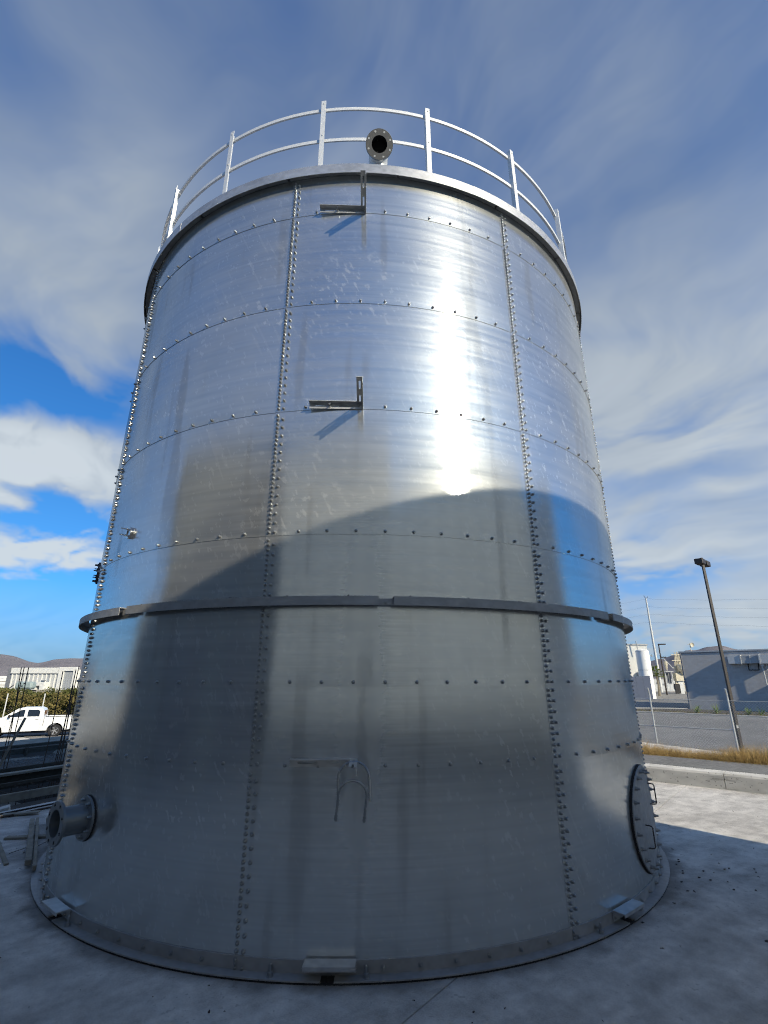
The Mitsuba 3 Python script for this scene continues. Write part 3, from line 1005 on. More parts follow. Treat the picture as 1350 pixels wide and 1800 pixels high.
EA, NA = np.array([0.743, 0.669]), np.array([0.669, -0.743])      # along / behind the screen
HA = 6.0
CA = np.array([7.22, 2.31])                                       # right end of the screen
CW = np.array([5.67, 4.10])                                       # tip of the wing wall
CI = np.array([1.50, -2.84])                                      # where the screen turns
CB = np.array([-4.40, -2.45])                                     # left end of the screen
BL = np.array([-7.30, 3.09])                                      # left end of the side wall
ws = thing('workshop', 'workshop yard walls behind the viewer, an added unseen screen that glows in the sun between rendered walls', 'workshop')
for p_, q_, h_, nsh in ((CI, CA, HA, 8), (CB, CI, 7.0, 6)):
    p_, q_ = np.array(p_), np.array(q_)
    L_ = float(np.linalg.norm(q_ - p_))
    e_ = (q_ - p_) / L_
    n_ = np.array([e_[1], -e_[0]])
    for i in range(nsh):                                          # added, unseen translucent screen that brightens the tank reflection, above a low wall
        a, b = p_ + e_ * (L_ * i / nsh - 0.03) + n_ * 0.006 * (i % 2), p_ + e_ * (L_ * (i + 1) / nsh + 0.03) + n_ * 0.006 * (i % 2)
        put('added_screen', mesh([[*a, 1.1], [*b, 1.1], [*b, h_], [*a, h_]], [[0, 1, 2], [0, 2, 3]]), 'glow_sheet', ws)
    put('plinth', wall_run(p_, q_, 1.15, 0.2, 1), 'block_plain', ws)
    put('top_rail', beam([*(p_ + n_ * 0.1), h_ - 0.05], [*(q_ + n_ * 0.1), h_ - 0.05], 0.1, 0.1), 'cap_metal', ws)
put('wing_wall', wall_run(CA, CW, 5.35, 0.25, 1, h1=5.0), 'render_wall', ws)
put('left_wall', wall_run(CB, BL, 7.05, 0.3, -1, h1=6.15), 'render_wall_brown', ws)
put('low_annex', wall_run(BL + np.array([-0.05, 0.06]), BL + np.array([-0.75, 1.3]), 3.1, 5.0, -1), 'render_wall_brown', ws)
bd_ = (BL - CB) / np.linalg.norm(BL - CB)
bn_ = np.array([-bd_[1], bd_[0]]) * -1
for s_ in (0.8, 3.7):
    a = CB + bd_ * s_ + bn_ * 0.03
    put('door', wall_run(a, a + bd_ * 1.9, 2.6, 0.05, -1, z0=0.0), 'shade_panel', ws)

# ------------------------------------------------------------------ the grey block building at the right
B0 = np.array([32.2, 55.8])
BD = np.array([0.743, -0.669])
BN = np.array([-0.669, -0.743])


def bpt(s, o, z):
    return [*(B0 + BD * s + BN * o), z]


def bbox(s0, s1, o0, o1, z0, z1):
    m = hexa([bpt(s0, o0, z0), bpt(s0, o1, z0), bpt(s1, o1, z0), bpt(s1, o0, z0)], [bpt(s0, o0, z1), bpt(s0, o1, z1), bpt(s1, o1, z1), bpt(s1, o0, z1)])
    trimesh.repair.fix_normals(m)
    return m


bb = thing('block_building', 'grey painted block building with sheet metal ducting along its wall', 'building')
put('front_wall', bbox(0, 26, -0.25, 0, -1.7, 4.30), 'block_paint', bb)
put('end_wall', bbox(0, 0.25, -14, -0.25, -1.7, 4.30), 'block_paint', bb)
put('back_wall', bbox(0.25, 26, -14, -13.75, -1.7, 4.30), 'block_paint', bb)
put('roof', bbox(0.25, 26, -13.75, -0.25, 4.0, 4.2), 'cap_metal', bb)
put('roof_edge', cat([bbox(-0.06, 26, -0.27, 0.07, 4.30, 4.44), bbox(-0.06, 0.27, -14, -0.27, 4.30, 4.44)]), 'cap_metal', bb)
put('drip_edge', bbox(-0.03, 26, 0.0, 0.05, 4.22, 4.30), 'shade_panel', bb)
put('downpipe', tube([bpt(0.12, 0.06, 4.25), bpt(0.12, 0.06, -1.5)], 0.05, 8), 'shade_panel', bb)
# the ducting on the wall
put('duct', bbox(4.43, 5.50, 0.02, 0.68, 3.06, 3.86), 'duct_sheet', bb)
put('duct', bbox(5.52, 7.02, 0.02, 0.62, 3.08, 3.80), 'grey_panel', bb)
put('duct', bbox(7.04, 8.50, 0.02, 0.70, 3.04, 3.86), 'duct_sheet', bb)
put('duct', bbox(12.7, 22.0, 0.02, 1.7, 2.2, 3.86), 'duct_sheet', bb)
put('duct_flange', cat([bbox(5.46, 5.54, 0.0, 0.74, 3.00, 3.90), bbox(6.98, 7.08, 0.0, 0.76, 2.98, 3.92), bbox(6.25, 6.31, 0.0, 0.66, 3.04, 3.84)]), 'cap_metal', bb)
put('duct_bracket', cat([tube([bpt(5.96, 0.05, 3.05), bpt(6.0, 0.5, 2.44)], 0.045, 6), tube([bpt(6.80, 0.05, 3.05), bpt(6.80, 0.5, 2.44)], 0.045, 6), tube([bpt(6.0, 0.5, 2.44), bpt(6.80, 0.5, 2.44)], 0.05, 6), tube([bpt(6.0, 0.5, 2.44), bpt(6.0, 0.0, 2.44)], 0.04, 6)]), 'black_plastic', bb)
put('wall_pipe', tube([bpt(7.12, 0.45, 3.05), bpt(7.15, 0.45, 1.1), bpt(7.25, 0.44, 0.85), bpt(7.5, 0.40, 0.75), bpt(8.2, 0.40, 0.75)], 0.06, 8), 'cap_metal', bb, smooth=40)
put('wall_pipe', tube([bpt(7.45, 0.30, 3.05), bpt(7.48, 0.30, 1.5), bpt(7.6, 0.3, 1.2), bpt(8.3, 0.3, 1.2)], 0.05, 8), 'cap_metal', bb, smooth=40)
put('pull_box', bbox(7.02, 7.26, 0.42, 0.56, 2.80, 3.06), 'white_panel', bb)
# odds on the roof
k_ = thing('roof_antenna', 'small cluttered antenna frame on the roof of the block building', 'antenna')
A0 = np.array(bpt(0.95, -1.2, 4.2))
put('mast', cat([tube([A0, A0 + [0, 0, 1.15]], 0.035, 6), tube([A0 + [-0.25, 0, 1.0], A0 + [0.3, 0.1, 1.02]], 0.03, 6), tube([A0 + [-0.05, 0, 0.75], A0 + [0.35, 0.1, 0.72]], 0.03, 6)]), 'tan_machine', k_)
put('dish', xf(lathe([(0.0, 0.0), (0.16, 0.05), (0.22, 0.12), (0.16, 0.06), (0, 0.01)], 12), frame(A0 + [0.12, -0.1, 0.95], [1, 0, 0], [0, 0, 1], [0, -1, 0])), 'tan_machine', k_)

# the planting bed along that wall: kerb, soil, agaves
bedpts = [(-0.2, 0.0), (-4.2, 2.2), (-5.6, 4.2), (-5.9, 6.4), (-5.1, 7.9), (-3.2, 8.6), (12, 8.6), (12, 0.0)]


def smooth_loop(pts, n=8):
    p = np.array(pts, float)
    out = []
    for i in range(len(p) - 1):
        a, b, c, d = p[max(i - 1, 0)], p[i], p[i + 1], p[min(i + 2, len(p) - 1)]
        for t in np.linspace(0, 1, n, endpoint=False):
            out.append(0.5 * (2 * b + (c - a) * t + (2 * a - 5 * b + 4 * c - d) * t * t + (3 * b - a - 3 * c + d) * t ** 3))
    return np.array(out + [p[-1]])


from shapely.geometry import Polygon as Poly_, LineString
curve = smooth_loop(bedpts[:7], 6)
inner = Poly_(np.vstack([curve, [[12, 0.0]]])).buffer(0)
ker = LineString(curve).buffer(0.17, cap_style=2)


def lay(g, h, z0):
    m = trimesh.creation.extrude_polygon(g, h, engine='earcut')
    v = np.array(m.vertices)
    q = B0 + v[:, :1] * BD + v[:, 1:2] * BN
    m.vertices = np.concatenate([q, v[:, 2:] + z0], 1)
    trimesh.repair.fix_normals(m)
    return m


put('bed_kerb', lay(ker, 0.17, -1.5), 'kerb_concrete', label='pale curved kerb edging the planting bed by the block building', kind='structure')
bed = thing('planting_bed', 'planting bed of dark soil along the foot of the block building', 'flower bed')
labels[bed] = {'label': 'strip of dark soil along the foot of the block building', 'kind': 'structure'}
put('soil', lay(inner.buffer(-0.17), 0.10, -1.5), 'soil_dark', bed)


def leaf_blade(base, d, L, w, droop, n=4):
    """one tapering leaf from base along d, bending down"""
    d = np.asarray(d, float)
    d /= np.linalg.norm(d)
    side = np.cross(d, [0, 0, 1.0])
    side /= np.linalg.norm(side) + 1e-9
    v, p, c = [], np.array(base, float), d.copy()
    for i in range(n + 1):
        t = i / n
        ww = w * (1 - t) ** 0.7 * (0.7 + 0.6 * min(t * 3, 1))
        v += [p - side * ww / 2, p + side * ww / 2]
        p = p + c * L / n
        c = c + np.array([0, 0, -droop / n])
        c /= np.linalg.norm(c)
    f = []
    for i in range(n):
        a = 2 * i
        f += [[a, a + 1, a + 3], [a, a + 3, a + 2]]
    return mesh(v, f)


ar = np.random.default_rng(11)
spots = [(2.0, 6.6, 0.9, 'spiky green agave, leftmost in the planting bed by the block building'), (3.6, 6.9, 1.0, 'bright green agave, second from the left end of the planting bed'),
         (6.0, 7.0, 0.75, 'pale agave behind the lamp post in the planting bed, left of two close together'), (6.9, 6.9, 0.85, 'pale agave right of the lamp post in the planting bed'), (9.0, 6.6, 0.6, 'small agave at the right edge of the picture in the planting bed')]
for s_, o, L_, lab in spots:
    base = np.array(bpt(s_, o, -1.4))
    k_ = thing('agave', lab, 'agave', 'agaves in the planting bed')
    for j in range(26):
        a, e = ar.uniform(0, 6.28), ar.uniform(0.35, 1.45)
        put('leaf', leaf_blade(base, [math.cos(a) * math.cos(e), math.sin(a) * math.cos(e), math.sin(e)], L_ * ar.uniform(0.7, 1.1), 0.085, 0.25), 'agave_green', k_)
scr = []
for j in range(900):
    s_, o = ar.uniform(-3.5, 11), ar.uniform(5.5, 8.2)
    p = np.array(bpt(s_, o, -1.42))
    a = ar.uniform(0, 6.28)
    scr.append(leaf_blade(p, [math.cos(a), math.sin(a), ar.uniform(0.3, 1.5)], ar.uniform(0.10, 0.32), 0.06, 0.5, 2))
put('ground_cover', cat(scr), 'leaf_olive', label='low scrubby ground cover between the agaves', cat='ground cover', kind='stuff')

# ------------------------------------------------------------------ the fence along the car park
fence = thing('wire_fence', 'chain link fence with zinc posts between the dry grass and the car park', 'fence')
F0 = np.array([11.2, 22.15])
FD = np.array([0.768, -0.641])
FZ = -1.30
for i in range(-4, 6):
    p = F0 + FD * 2.75 * i
    z = float(ground_z(*p)) - 0.1
    q = [tube([[*p, z], [*p, 0.92], [*(p + np.array([0.0, 0.0])), 1.05], [*(p - KN * 0.10), 1.30]], 0.034, 8)]
    put('post', cat(q), 'fence_zinc', fence, smooth=40)
pa, pb = F0 - FD * 11, F0 + FD * 13.75
put('top_wire', tube([[*pa, 0.86], [*pb, 0.86]], 0.012, 5), 'fence_zinc', fence)
put('middle_rail', tube([[*pa, -0.18], [*(F0 + FD * 2.75), -0.18]], 0.021, 6), 'fence_zinc', fence)
wires = []
nF = KN
h0, h1 = -1.25, 0.86
H_ = h1 - h0
Lf = 24.75
st = 0.10
for sgn in (1, -1):
    for k in range(int((Lf + H_) / st)):
        c = k * st - (H_ if sgn > 0 else 0)
        s0_, s1_ = (c, c + H_) if sgn > 0 else (c + H_, c)
        za, zb, sa, sb = h0, h1, s0_, s1_
        # clip to the run
        def cl(s, z, s2, z2):
            if s < 0:
                z += (0 - s) / (s2 - s) * (z2 - z)
                s = 0
            if s > Lf:
                z += (Lf - s) / (s2 - s) * (z2 - z)
                s = Lf
            return s, z
        if (sa < 0 and sb < 0) or (sa > Lf and sb > Lf):
            continue
        (sa, za), (sb, zb) = cl(sa, za, sb, zb), cl(sb, zb, sa, za)
        if abs(sb - sa) < 0.02:
            continue
        o = 0.004 * sgn
        wires.append(tube([[*(pa + FD * sa + nF * o), za], [*(pa + FD * sb + nF * o), zb]], 0.0036, 3, caps=False))
put('chain_mesh', cat(wires), 'fence_zinc', fence, kind='stuff')

# the lamp post by the fence
lp = thing('lamp_post', 'tall dark bronze car park lamp post with two box heads beside the wire fence', 'lamp post')
P0 = np.array([14.72, 22.31])
zb = float(ground_z(*P0)) - 0.05
put('pole', cat([hexa([[P0[0] + a * 0.058, P0[1] + b * 0.058, zb] for a, b in ((-1, -1), (1, -1), (1, 1), (-1, 1))], [[P0[0] + a * 0.046, P0[1] + b * 0.046, 6.98] for a, b in ((-1, -1), (1, -1), (1, 1), (-1, 1))]), box((P0[0], P0[1], zb + 0.3), (0.3, 0.3, 0.04))]), 'lamp_bronze', lp)
hd = np.array([0.73, 0.68])
for sg, w in ((1, 0.62), (-1, 0.55)):
    c = P0 + hd * sg * 0.36
    a_ = beam([*(c - hd * 0.25), 6.74], [*(c + hd * 0.25), 6.74], 0.34, 0.24, c=0.02)
    put('lamp_head', a_, 'lamp_bronze', lp)
    put('arm', beam([*(P0), 6.74], [*(P0 + hd * sg * 0.14), 6.74], 0.06, 0.08), 'lamp_bronze', lp)
put('sticker', box((P0[0] - 0.02, P0[1] - 0.060, -0.22), (0.09, 0.006, 0.10)), 'white_panel', lp)

# ------------------------------------------------------------------ dry grass on the bank behind the pavement
gr_ = np.random.default_rng(21)


def grass(n, dark):
    t = gr_.uniform(-5.5, 10, n)
    o = 1.42 + np.abs(gr_.normal(0, 0.75, n))
    clump = meshkit.fbm(np.stack([t * 0.75, o * 1.1, 0 * t], -1), 3, 3)
    keep = clump > 0.22
    t, o, clump = t[keep], o[keep], clump[keep]
    q = K0 + t[:, None] * KD + o[:, None] * KN
    z = np.minimum(ground_z(q[:, 0], q[:, 1]), 0.02) + 0.0
    L = (0.20 + 0.55 * (clump - 0.25)) * gr_.uniform(0.55, 1.3, len(t)) + np.clip(0.14 - z, 0, 0.35)
    a = gr_.uniform(0, 6.28, len(t))
    lean = gr_.uniform(0.05, 0.75, len(t))
    d = np.stack([np.cos(a) * lean, np.sin(a) * lean, np.ones_like(a)], -1)
    d /= np.linalg.norm(d, axis=1, keepdims=True)
    b = np.concatenate([q, z[:, None]], 1)
    sd = np.stack([-np.sin(a + 0.8), np.cos(a + 0.8), 0 * a], -1) * 0.0045
    mid = b + d * (L * 0.6)[:, None]
    tip = b + d * L[:, None] + np.stack([np.cos(a), np.sin(a), -0.4 + 0 * a], -1) * (L * 0.25 * lean)[:, None]
    v = np.stack([b - sd, b + sd, mid + sd * 0.9, mid - sd * 0.9, tip], 1).reshape(-1, 3)
    i = np.arange(len(t))[:, None] * 5
    f = np.concatenate([i + [0, 1, 2], i + [0, 2, 3], i + [3, 2, 4]])
    return mesh(v, f)


put('dry_grass', grass(66000, False), 'dry_blade', label='tawny dry grass growing in a row behind the pavement', cat='dry grass', kind='stuff')
put('dry_grass', grass(10000, True), 'dry_blade_dark', label='darker brown stems among the tawny dry grass behind the pavement', cat='dry grass', kind='stuff')
tw = []
for i in range(26):
    p = K0 + KD * gr_.uniform(2.6, 4.2) + KN * gr_.uniform(2.0, 3.2)
    z = float(ground_z(*p))
    a = gr_.uniform(0, 6.28)
    P = [np.array([*p, z])]
    for k in range(5):
        P.append(P[-1] + np.array([0.07 * math.cos(a), 0.07 * math.sin(a), 0.20]) + gr_.normal(0, 0.03, 3))
    tw.append(tube(P, np.linspace(0.004, 0.0015, 6), 4, False))
    for k in range(8):
        j = gr_.integers(2, 6)
        tw.append(tube([P[j], P[j] + gr_.normal(0, 0.09, 3) + [0, 0, 0.05]], 0.0016, 3, False))
put('weed', cat(tw), 'dry_blade_dark', label='thin bare brown weed standing in the dry grass right of the lamp post', cat='weed')

# ------------------------------------------------------------------ far right: white building, its silo, walls, poles, palm, plant
wb = thing('white_building', 'white industrial building beyond the car park, left of the utility pole', 'building')
put('wall', hexa([[30, 88.5, -1.6], [44.2, 86.0, -1.6], [56.0, 112, -1.6], [41, 118, -1.6]], [[30, 88.5, 7.4], [44.35, 86.0, 7.0], [56.0, 112, 7.0], [41, 118, 7.4]]), 'white_wall', wb)
put('roof_edge', cat([beam([30, 88.42, 7.44], [44.4, 85.92, 7.04], 0.2, 0.16), beam([44.4, 85.92, 7.04], [56.1, 112, 7.04], 0.2, 0.16)]), 'white_panel', wb)
put('vent_stack', tube([[42.6, 85.6, 5.6], [42.45, 85.6, 7.6]], 0.07, 8), 'grey_panel', wb)
put('window_band', box((43.0, 86.0, 2.2), (1.6, 0.5, 0.9)), 'grey_panel', wb)
si = thing('silo', 'white round storage silo in front of the white building', 'silo')
put('shell', xf(lathe([(1.0, -1.5), (1.0, 5.85), (0.9, 6.0), (0, 6.15)], 32), frame((42.2, 83.6, 0), [1, 0, 0], [0, 1, 0], [0, 0, 1])), 'white_tank', si, smooth=30)
for z in (2.9, 5.85):
    put('hoop', xf(lathe([(1.0, z - 0.04), (1.02, z - 0.03), (1.02, z + 0.03), (1.0, z + 0.04)], 32), frame((42.2, 83.6, 0), [1, 0, 0], [0, 1, 0], [0, 0, 1])), 'grey_panel', si, smooth=30)
put('relief_valve', cat([tube([[43.1, 83.3, 5.2], [43.5, 83.2, 5.2]], 0.08, 6), tube([[43.5, 83.2, 5.3], [43.5, 83.2, 4.9]], 0.10, 6)]), 'grey_panel', si)
yw = thing('shaded_yard_wall', 'white wall at the foot of the white silo, its shadow painted dark blue grey', 'shaded_wall')  # panels of a white wall, shadow painted in as dark blue
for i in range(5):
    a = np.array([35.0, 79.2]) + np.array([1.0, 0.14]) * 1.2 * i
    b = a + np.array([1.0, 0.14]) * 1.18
    put('panel', hexa([[*a, -1.6], [*b, -1.6], [b[0], b[1] + 0.1, -1.6], [a[0], a[1] + 0.1, -1.6]], [[*a, 1.75 + 0.05 * i], [*b, 1.8 + 0.05 * i], [b[0], b[1] + 0.1, 1.8 + 0.05 * i], [a[0], a[1] + 0.1, 1.75 + 0.05 * i]]), 'wall_shade_blue', yw)
yw2 = thing('low_wall', 'low pale concrete panel wall at the far side of the car park', 'wall')
wr = np.random.default_rng(5)
for i in range(9):
    x0 = 66.5 + i * 1.5
    put('panel', box((x0 + 0.74, 135.0 + 0.02 * (i % 2), -0.15), (1.46, 0.25, 3.0 + 0.08 * wr.uniform(-1, 1))), 'white_panel', yw2)
put('dark_openings', cat([box((69.0 + 1.7 * i, 134.85, 0.1 + 0.3 * (i % 2)), (0.55, 0.06, 0.4)) for i in range(5)]), 'shade_panel', yw2)
put('footing', box((75, 133.0, -1.42), (22, 2.6, 0.3)), 'white_panel', yw2)
sl = thing('street_lamp', 'thin dark street lamp with two arms far across the car park', 'street lamp')
S0 = np.array([55.3, 102.5])
put('pole', tube([[*S0, -1.55], [*S0, 8.2]], [0.16, 0.11], 8), 'lamp_bronze', sl)
put('lamp_head', beam([S0[0] + 0.0, S0[1], 8.1], [S0[0] + 1.25, S0[1] - 0.3, 8.1], 0.4, 0.22), 'lamp_bronze', sl)
put('lamp_head', beam([S0[0] + 0.0, S0[1], 5.6], [S0[0] + 0.95, S0[1] - 0.3, 5.6], 0.35, 0.2), 'lamp_bronze', sl)
up = thing('utility_pole', 'tall pale concrete utility pole carrying the power lines', 'utility pole')
put('pole', tube([[63.6, 120, -1.6], [63.6, 120, 20.0]], [0.34, 0.16], 10), 'pole_grey', up, smooth=40)
put('top_insulator', cat([tube([[63.6, 120, 19.9], [63.2, 120.0, 20.7]], 0.06, 5), tube([[63.6, 120, 19.9], [64.15, 120, 20.4]], 0.06, 5)]), 'wire_dark', up)
for i, (z, zr_, zl_) in enumerate(((19.9, 17.1, 20.4), (18.0, 15.07, 18.6), (16.2, 13.3, 16.8), (14.4, 11.43, 14.9))):
    L_ = []
    for a, b in (((63.6, 120, z), (81.0 + 12.0, 105 - 10.3, zr_ - 0.1)), ((63.6, 120, z), (44, 190.0, zl_ + 6.0))):
        a, b = np.array(a, float), np.array(b, float)
        P = [a + (b - a) * t - np.array([0, 0, (1.1 if b[1] < 120 else 3.5) * 4 * t * (1 - t) * 0.6]) for t in np.linspace(0, 1, 14)]
        L_.append(tube(P, 0.011, 4, False))
    put('power_line', cat(L_), 'wire_dark', label=f'thin power line strung from the utility pole, {["topmost", "second from the top", "third from the top", "lowest"][i]} of the four', cat='power line', group='power lines')


def palm(x, y, z0, h, cr, lab):
    k = thing('palm_tree', lab, 'palm tree')
    put('trunk', tube([[x, y, z0], [x + 0.1, y, z0 + h * 0.5], [x + 0.05, y, z0 + h]], [0.28, 0.2, 0.2], 8), 'timber', k)
    pr = np.random.default_rng(4)
    fr_ = []
    for i in range(46):
        a, e = pr.uniform(0, 6.28), pr.uniform(-0.45, 1.3)
        d = np.array([math.cos(a) * math.cos(e), math.sin(a) * math.cos(e), math.sin(e)])
        b = np.array([x + 0.05, y, z0 + h])
        stem_end = b + d * cr * 0.55
        fr_.append(tube([b, stem_end], 0.02, 3, False))
        for j in range(9):
            aa = a + (j - 4) * 0.22
            dd = np.array([math.cos(aa) * math.cos(e), math.sin(aa) * math.cos(e), math.sin(e) - 0.1])
            fr_.append(leaf_blade(stem_end, dd, cr * 0.55 * pr.uniform(0.8, 1.1), 0.10, 0.35, 2))
    put('crown', cat(fr_), 'palm_green', k)


palm(49.9, 95.0, -1.5, 3.9, 1.5, 'squat fan palm by the foot of the utility pole')

pm = thing('process_plant', 'tan pipes, hoppers and tanks of a plant left of the block building', 'machinery')
pr = np.random.default_rng(8)
put('frame', cat([tube([[61.4 + 0.55 * i, 110 + 0.3 * j, -1.6], [62.6 + 0.30 * i, 110 + 0.3 * j, 6.6 + 0.4 * ((i + j) % 2)]], 0.08, 6) for i in range(5) for j in range(2)] + [beam([61.6, 110, z], [64.6, 110, z], 0.15, 0.15) for z in (0.6, 2.2, 3.8, 5.2, 6.4)]), 'tan_machine', pm)
for i in range(7):
    c = np.array([pr.uniform(62.2, 64.3), 110 + pr.uniform(-0.5, 1.0), pr.uniform(2.6, 6.4)])
    put('pipe', tube([c, c + [pr.uniform(-0.6, 0.6), 0, pr.uniform(-1.4, 1.4)], c + [pr.uniform(-0.8, 0.8), 0.3, pr.uniform(-2.2, 0.2)]], 0.16, 8), 'tan_machine', pm)
put('hopper', xf(lathe([(0.25, 2.4), (1.0, 3.4), (1.0, 4.3), (0.7, 4.5), (0, 4.5)], 16), frame((63.3, 109.4, 0), [1, 0, 0], [0, 1, 0], [0, 0, 1])), 'tan_machine', pm)
put('housing', box((63.0, 110.2, 1.9), (2.6, 1.2, 1.6)), 'tan_machine', pm)
put('lower_housing', box((62.6, 110.4, -0.2), (1.0, 1.0, 2.6)), 'duct_sheet', pm)
put('doorway', box((61.55, 109.6, -0.45), (1.05, 0.3, 1.9)), 'black_plastic', pm)
put('canopy', cat([box((60.4, 110, 3.0), (1.6, 1.2, 0.14)), box((59.7, 110, 1.2), (0.14, 0.14, 3.6)), box((61.1, 110, 1.2), (0.14, 0.14, 3.6))]), 'white_panel', pm)
put('shed_wall', box((60.4, 110.7, 1.7), (1.5, 0.1, 2.2)), 'shade_panel', pm)
put('chute', tube([[59.9, 110, 5.6], [61.5, 109.8, 3.6]], 0.09, 6), 'white_panel', pm)
put('funnel', xf(lathe([(0.08, 3.2), (0.35, 4.6), (0.35, 5.1), (0.0, 5.1)], 12), frame((60.3, 110.2, 0), [1, 0, 0], [0, 1, 0], [0, 0, 1])), 'tan_machine', pm)
put('concrete_bay', box((64.5, 111.0, -0.2), (0.5, 0.5, 2.8)), 'white_panel', pm)

# ------------------------------------------------------------------ left: the foundation pit with its formwork, rebar, boards
def lpt(dl, al, z):
    return np.array([*(L0 + LN * dl + LD * al), z])


def form(dl, al0, al1, z0, z1, t, lab, mat, tilt=0.0):
    a0, a1 = lpt(dl, al0, (z0 + z1) / 2), lpt(dl + tilt, al1, (z0 + z1) / 2)
    return put('formwork_board', beam(a0, a1, t, z1 - z0, c=0.006), mat, label=lab, cat='board', group='formwork boards of the pit')


form(1.42, -3.0, 4.0, -0.10, 0.02, 0.05, 'weathered formwork board along the near side of the pit', 'timber')
form(2.45, -3.0, 4.0, -0.06, -0.005, 0.05, 'thin dark formwork batten across the middle of the pit', 'timber_dark', 0.1)
form(3.15, -3.0, 4.0, -0.20, 0.02, 0.06, 'dark formwork board second from the far side of the trench', 'timber_dark')
form(3.05, 0.55, 3.0, 0.03, 0.07, 0.16, 'loose pale plank lying on the dark formwork of the pit', 'timber')
form(4.25, -3.0, 5.0, -0.45, -0.02, 0.06, 'dark formwork board holding the gravel floor of the pit', 'timber_dark')
form(8.15, -6.0, 8.0, -0.50, -0.13, 0.10, 'long dark formwork panel along the far side of the pit', 'timber_dark')
form(8.6, -6.0, 8.0, -0.4, -0.08, 0.14, 'dark earth retaining board behind the far formwork of the pit', 'timber_dark')
pb = thing('pit_shoring', 'row of stubby dark stakes along the far side of the pit', 'stakes')
for al in np.arange(-5, 7, 1.3):
    put('stake', beam(lpt(8.05, al, -0.45), lpt(8.05, al, 0.06 if int(al * 10) % 3 == 0 else -0.10), 0.07, 0.05, up=(1, 0, 0)), 'timber_dark', pb)
sr = np.random.default_rng(31)
st_ = []
ico = trimesh.creation.icosphere(0)
for i in range(2600):
    dl, al = sr.uniform(4.35, 8.0), sr.uniform(-4, 6)
    m = ico.copy()
    m.apply_scale(sr.uniform(0.02, 0.06) * np.array([1, sr.uniform(0.6, 1), sr.uniform(0.4, 0.8)]))
    m.apply_transform(trimesh.transformations.rotation_matrix(sr.uniform(0, 6), [0, 0, 1]))
    p = lpt(dl, al, 0)
    m.apply_translation([p[0], p[1], float(ground_z(p[0], p[1])) + 0.01])
    st_.append(m)
put('gravel', cat(st_), 'stone_grey', label='loose grey gravel on the floor of the pit', cat='gravel', kind='stuff')
# reinforcing cage in the trench
cage = thing('reinforcement_cage', 'rusty reinforcement cage lying in the trench of the pit', 'rebar cage')
for dl in (1.75, 2.15, 2.75, 3.6):
    for z in (-0.12, -0.45, -0.85):
        put('long_bar', tube([lpt(dl, -3, z), lpt(dl, 4, z + 0.02)], 0.009, 5), 'rebar_rust', cage)
for al in np.arange(-2.8, 3.9, 0.28):
    a = al + sr.uniform(-0.05, 0.05)
    put('stirrup', tube([lpt(1.7, a, -0.1), lpt(2.8, a + 0.12, -0.1), lpt(2.8, a + 0.12, -0.9), lpt(1.7, a, -0.9), lpt(1.7, a, -0.1)], 0.007, 4), 'rebar_rust', cage)
rods = [(-7.72, 11.0, -0.35, 1.91, -0.10), (-7.66, 11.0, 0.0, 1.93, 0.05), (-7.60, 11.05, -0.3, 1.92, 0.0), (-6.82, 11.0, -0.9, 1.84, 0.03), (-6.55, 11.0, -0.9, 1.87, 0.05), (-6.50, 11.0, -0.5, 1.95, 0.06), (-6.46, 11.02, -0.9, 1.70, 0.02), (-6.53, 10.95, -0.9, 1.60, -0.06), (-6.60, 11.1, -0.7, 1.55, 0.12)]
names_ = ['leftmost upright reinforcing bar of the pit', 'upright reinforcing bar touching the leftmost one, left of a pair', 'upright reinforcing bar of the left pair, on the right', 'lone upright reinforcing bar over the pickup bed', 'first bar of the bundle standing beside the tank', 'tallest bar of the bundle standing beside the tank', 'bar of the bundle nearest the tank', 'short leaning bar in the bundle beside the tank', 'leaning outer bar of the bundle beside the tank']
for (x, y, z0, z1, ln), lab in zip(rods, names_):
    k = thing('rebar_rod', lab, 'reinforcing bar', 'upright reinforcing bars of the pit')
    zz = np.linspace(z0, z1, 7)
    P = np.array([[x - ln * (z1 - z) / 2, y + 0.012 * math.sin(3 * z + x), z] for z in zz])
    put('bar', tube(P, 0.0085, 6, True), 'rebar_rust', k)
k = thing('timber_stake', 'slim pale stake leaning at the left edge by the pit', 'stake')
put('stake', beam([-6.62, 9.2, -0.15], [-6.20, 9.2, 1.05], 0.035, 0.022, up=(0, 1, 0)), 'timber', k)
# odds at the pad's edge
put('block_offcut', xf(rbox((0, 0, 0), (0.20, 0.14, 0.13), 0.01), frame(lpt(0.62, 0.12, -0.06), [0.8, 0.5, 0.2], [-0.5, 0.84, 0.1], [-0.12, -0.18, 0.97])), 'kerb_concrete', label='grey concrete offcut lying in the dirt between pit and pad', cat='concrete block')
put('edge_strip', tube([lpt(0.30, -2.0, -0.03), lpt(0.22, 0, 0.0), lpt(0.25, 3.0, -0.02)], 0.022, 6), 'rubber', label='dark hose along the left edge of the pad', cat='hose')
put('edge_strip', tube([lpt(0.02, -2.0, 0.02), lpt(-0.03, 0.4, 0.022), lpt(0.22, 2.8, 0.0)], 0.014, 6), 'rebar_rust', label='thin dark bar lying along the lip of the pad', cat='reinforcing bar')
put('loose_board', beam([-4.95, 7.30, 0.02], [-4.55, 7.42, 0.03], 0.10, 0.02, c=0.003), 'timber', label='short pale board lying on the lip of the pad', cat='board')


def stick(p, q, w, h, mat, lab, z=0.0):
    return put('loose_board', beam([*p, z + h / 2], [*q, z + h / 2], w, h, c=0.004), mat, label=lab, cat='board', group='loose boards on the pad')


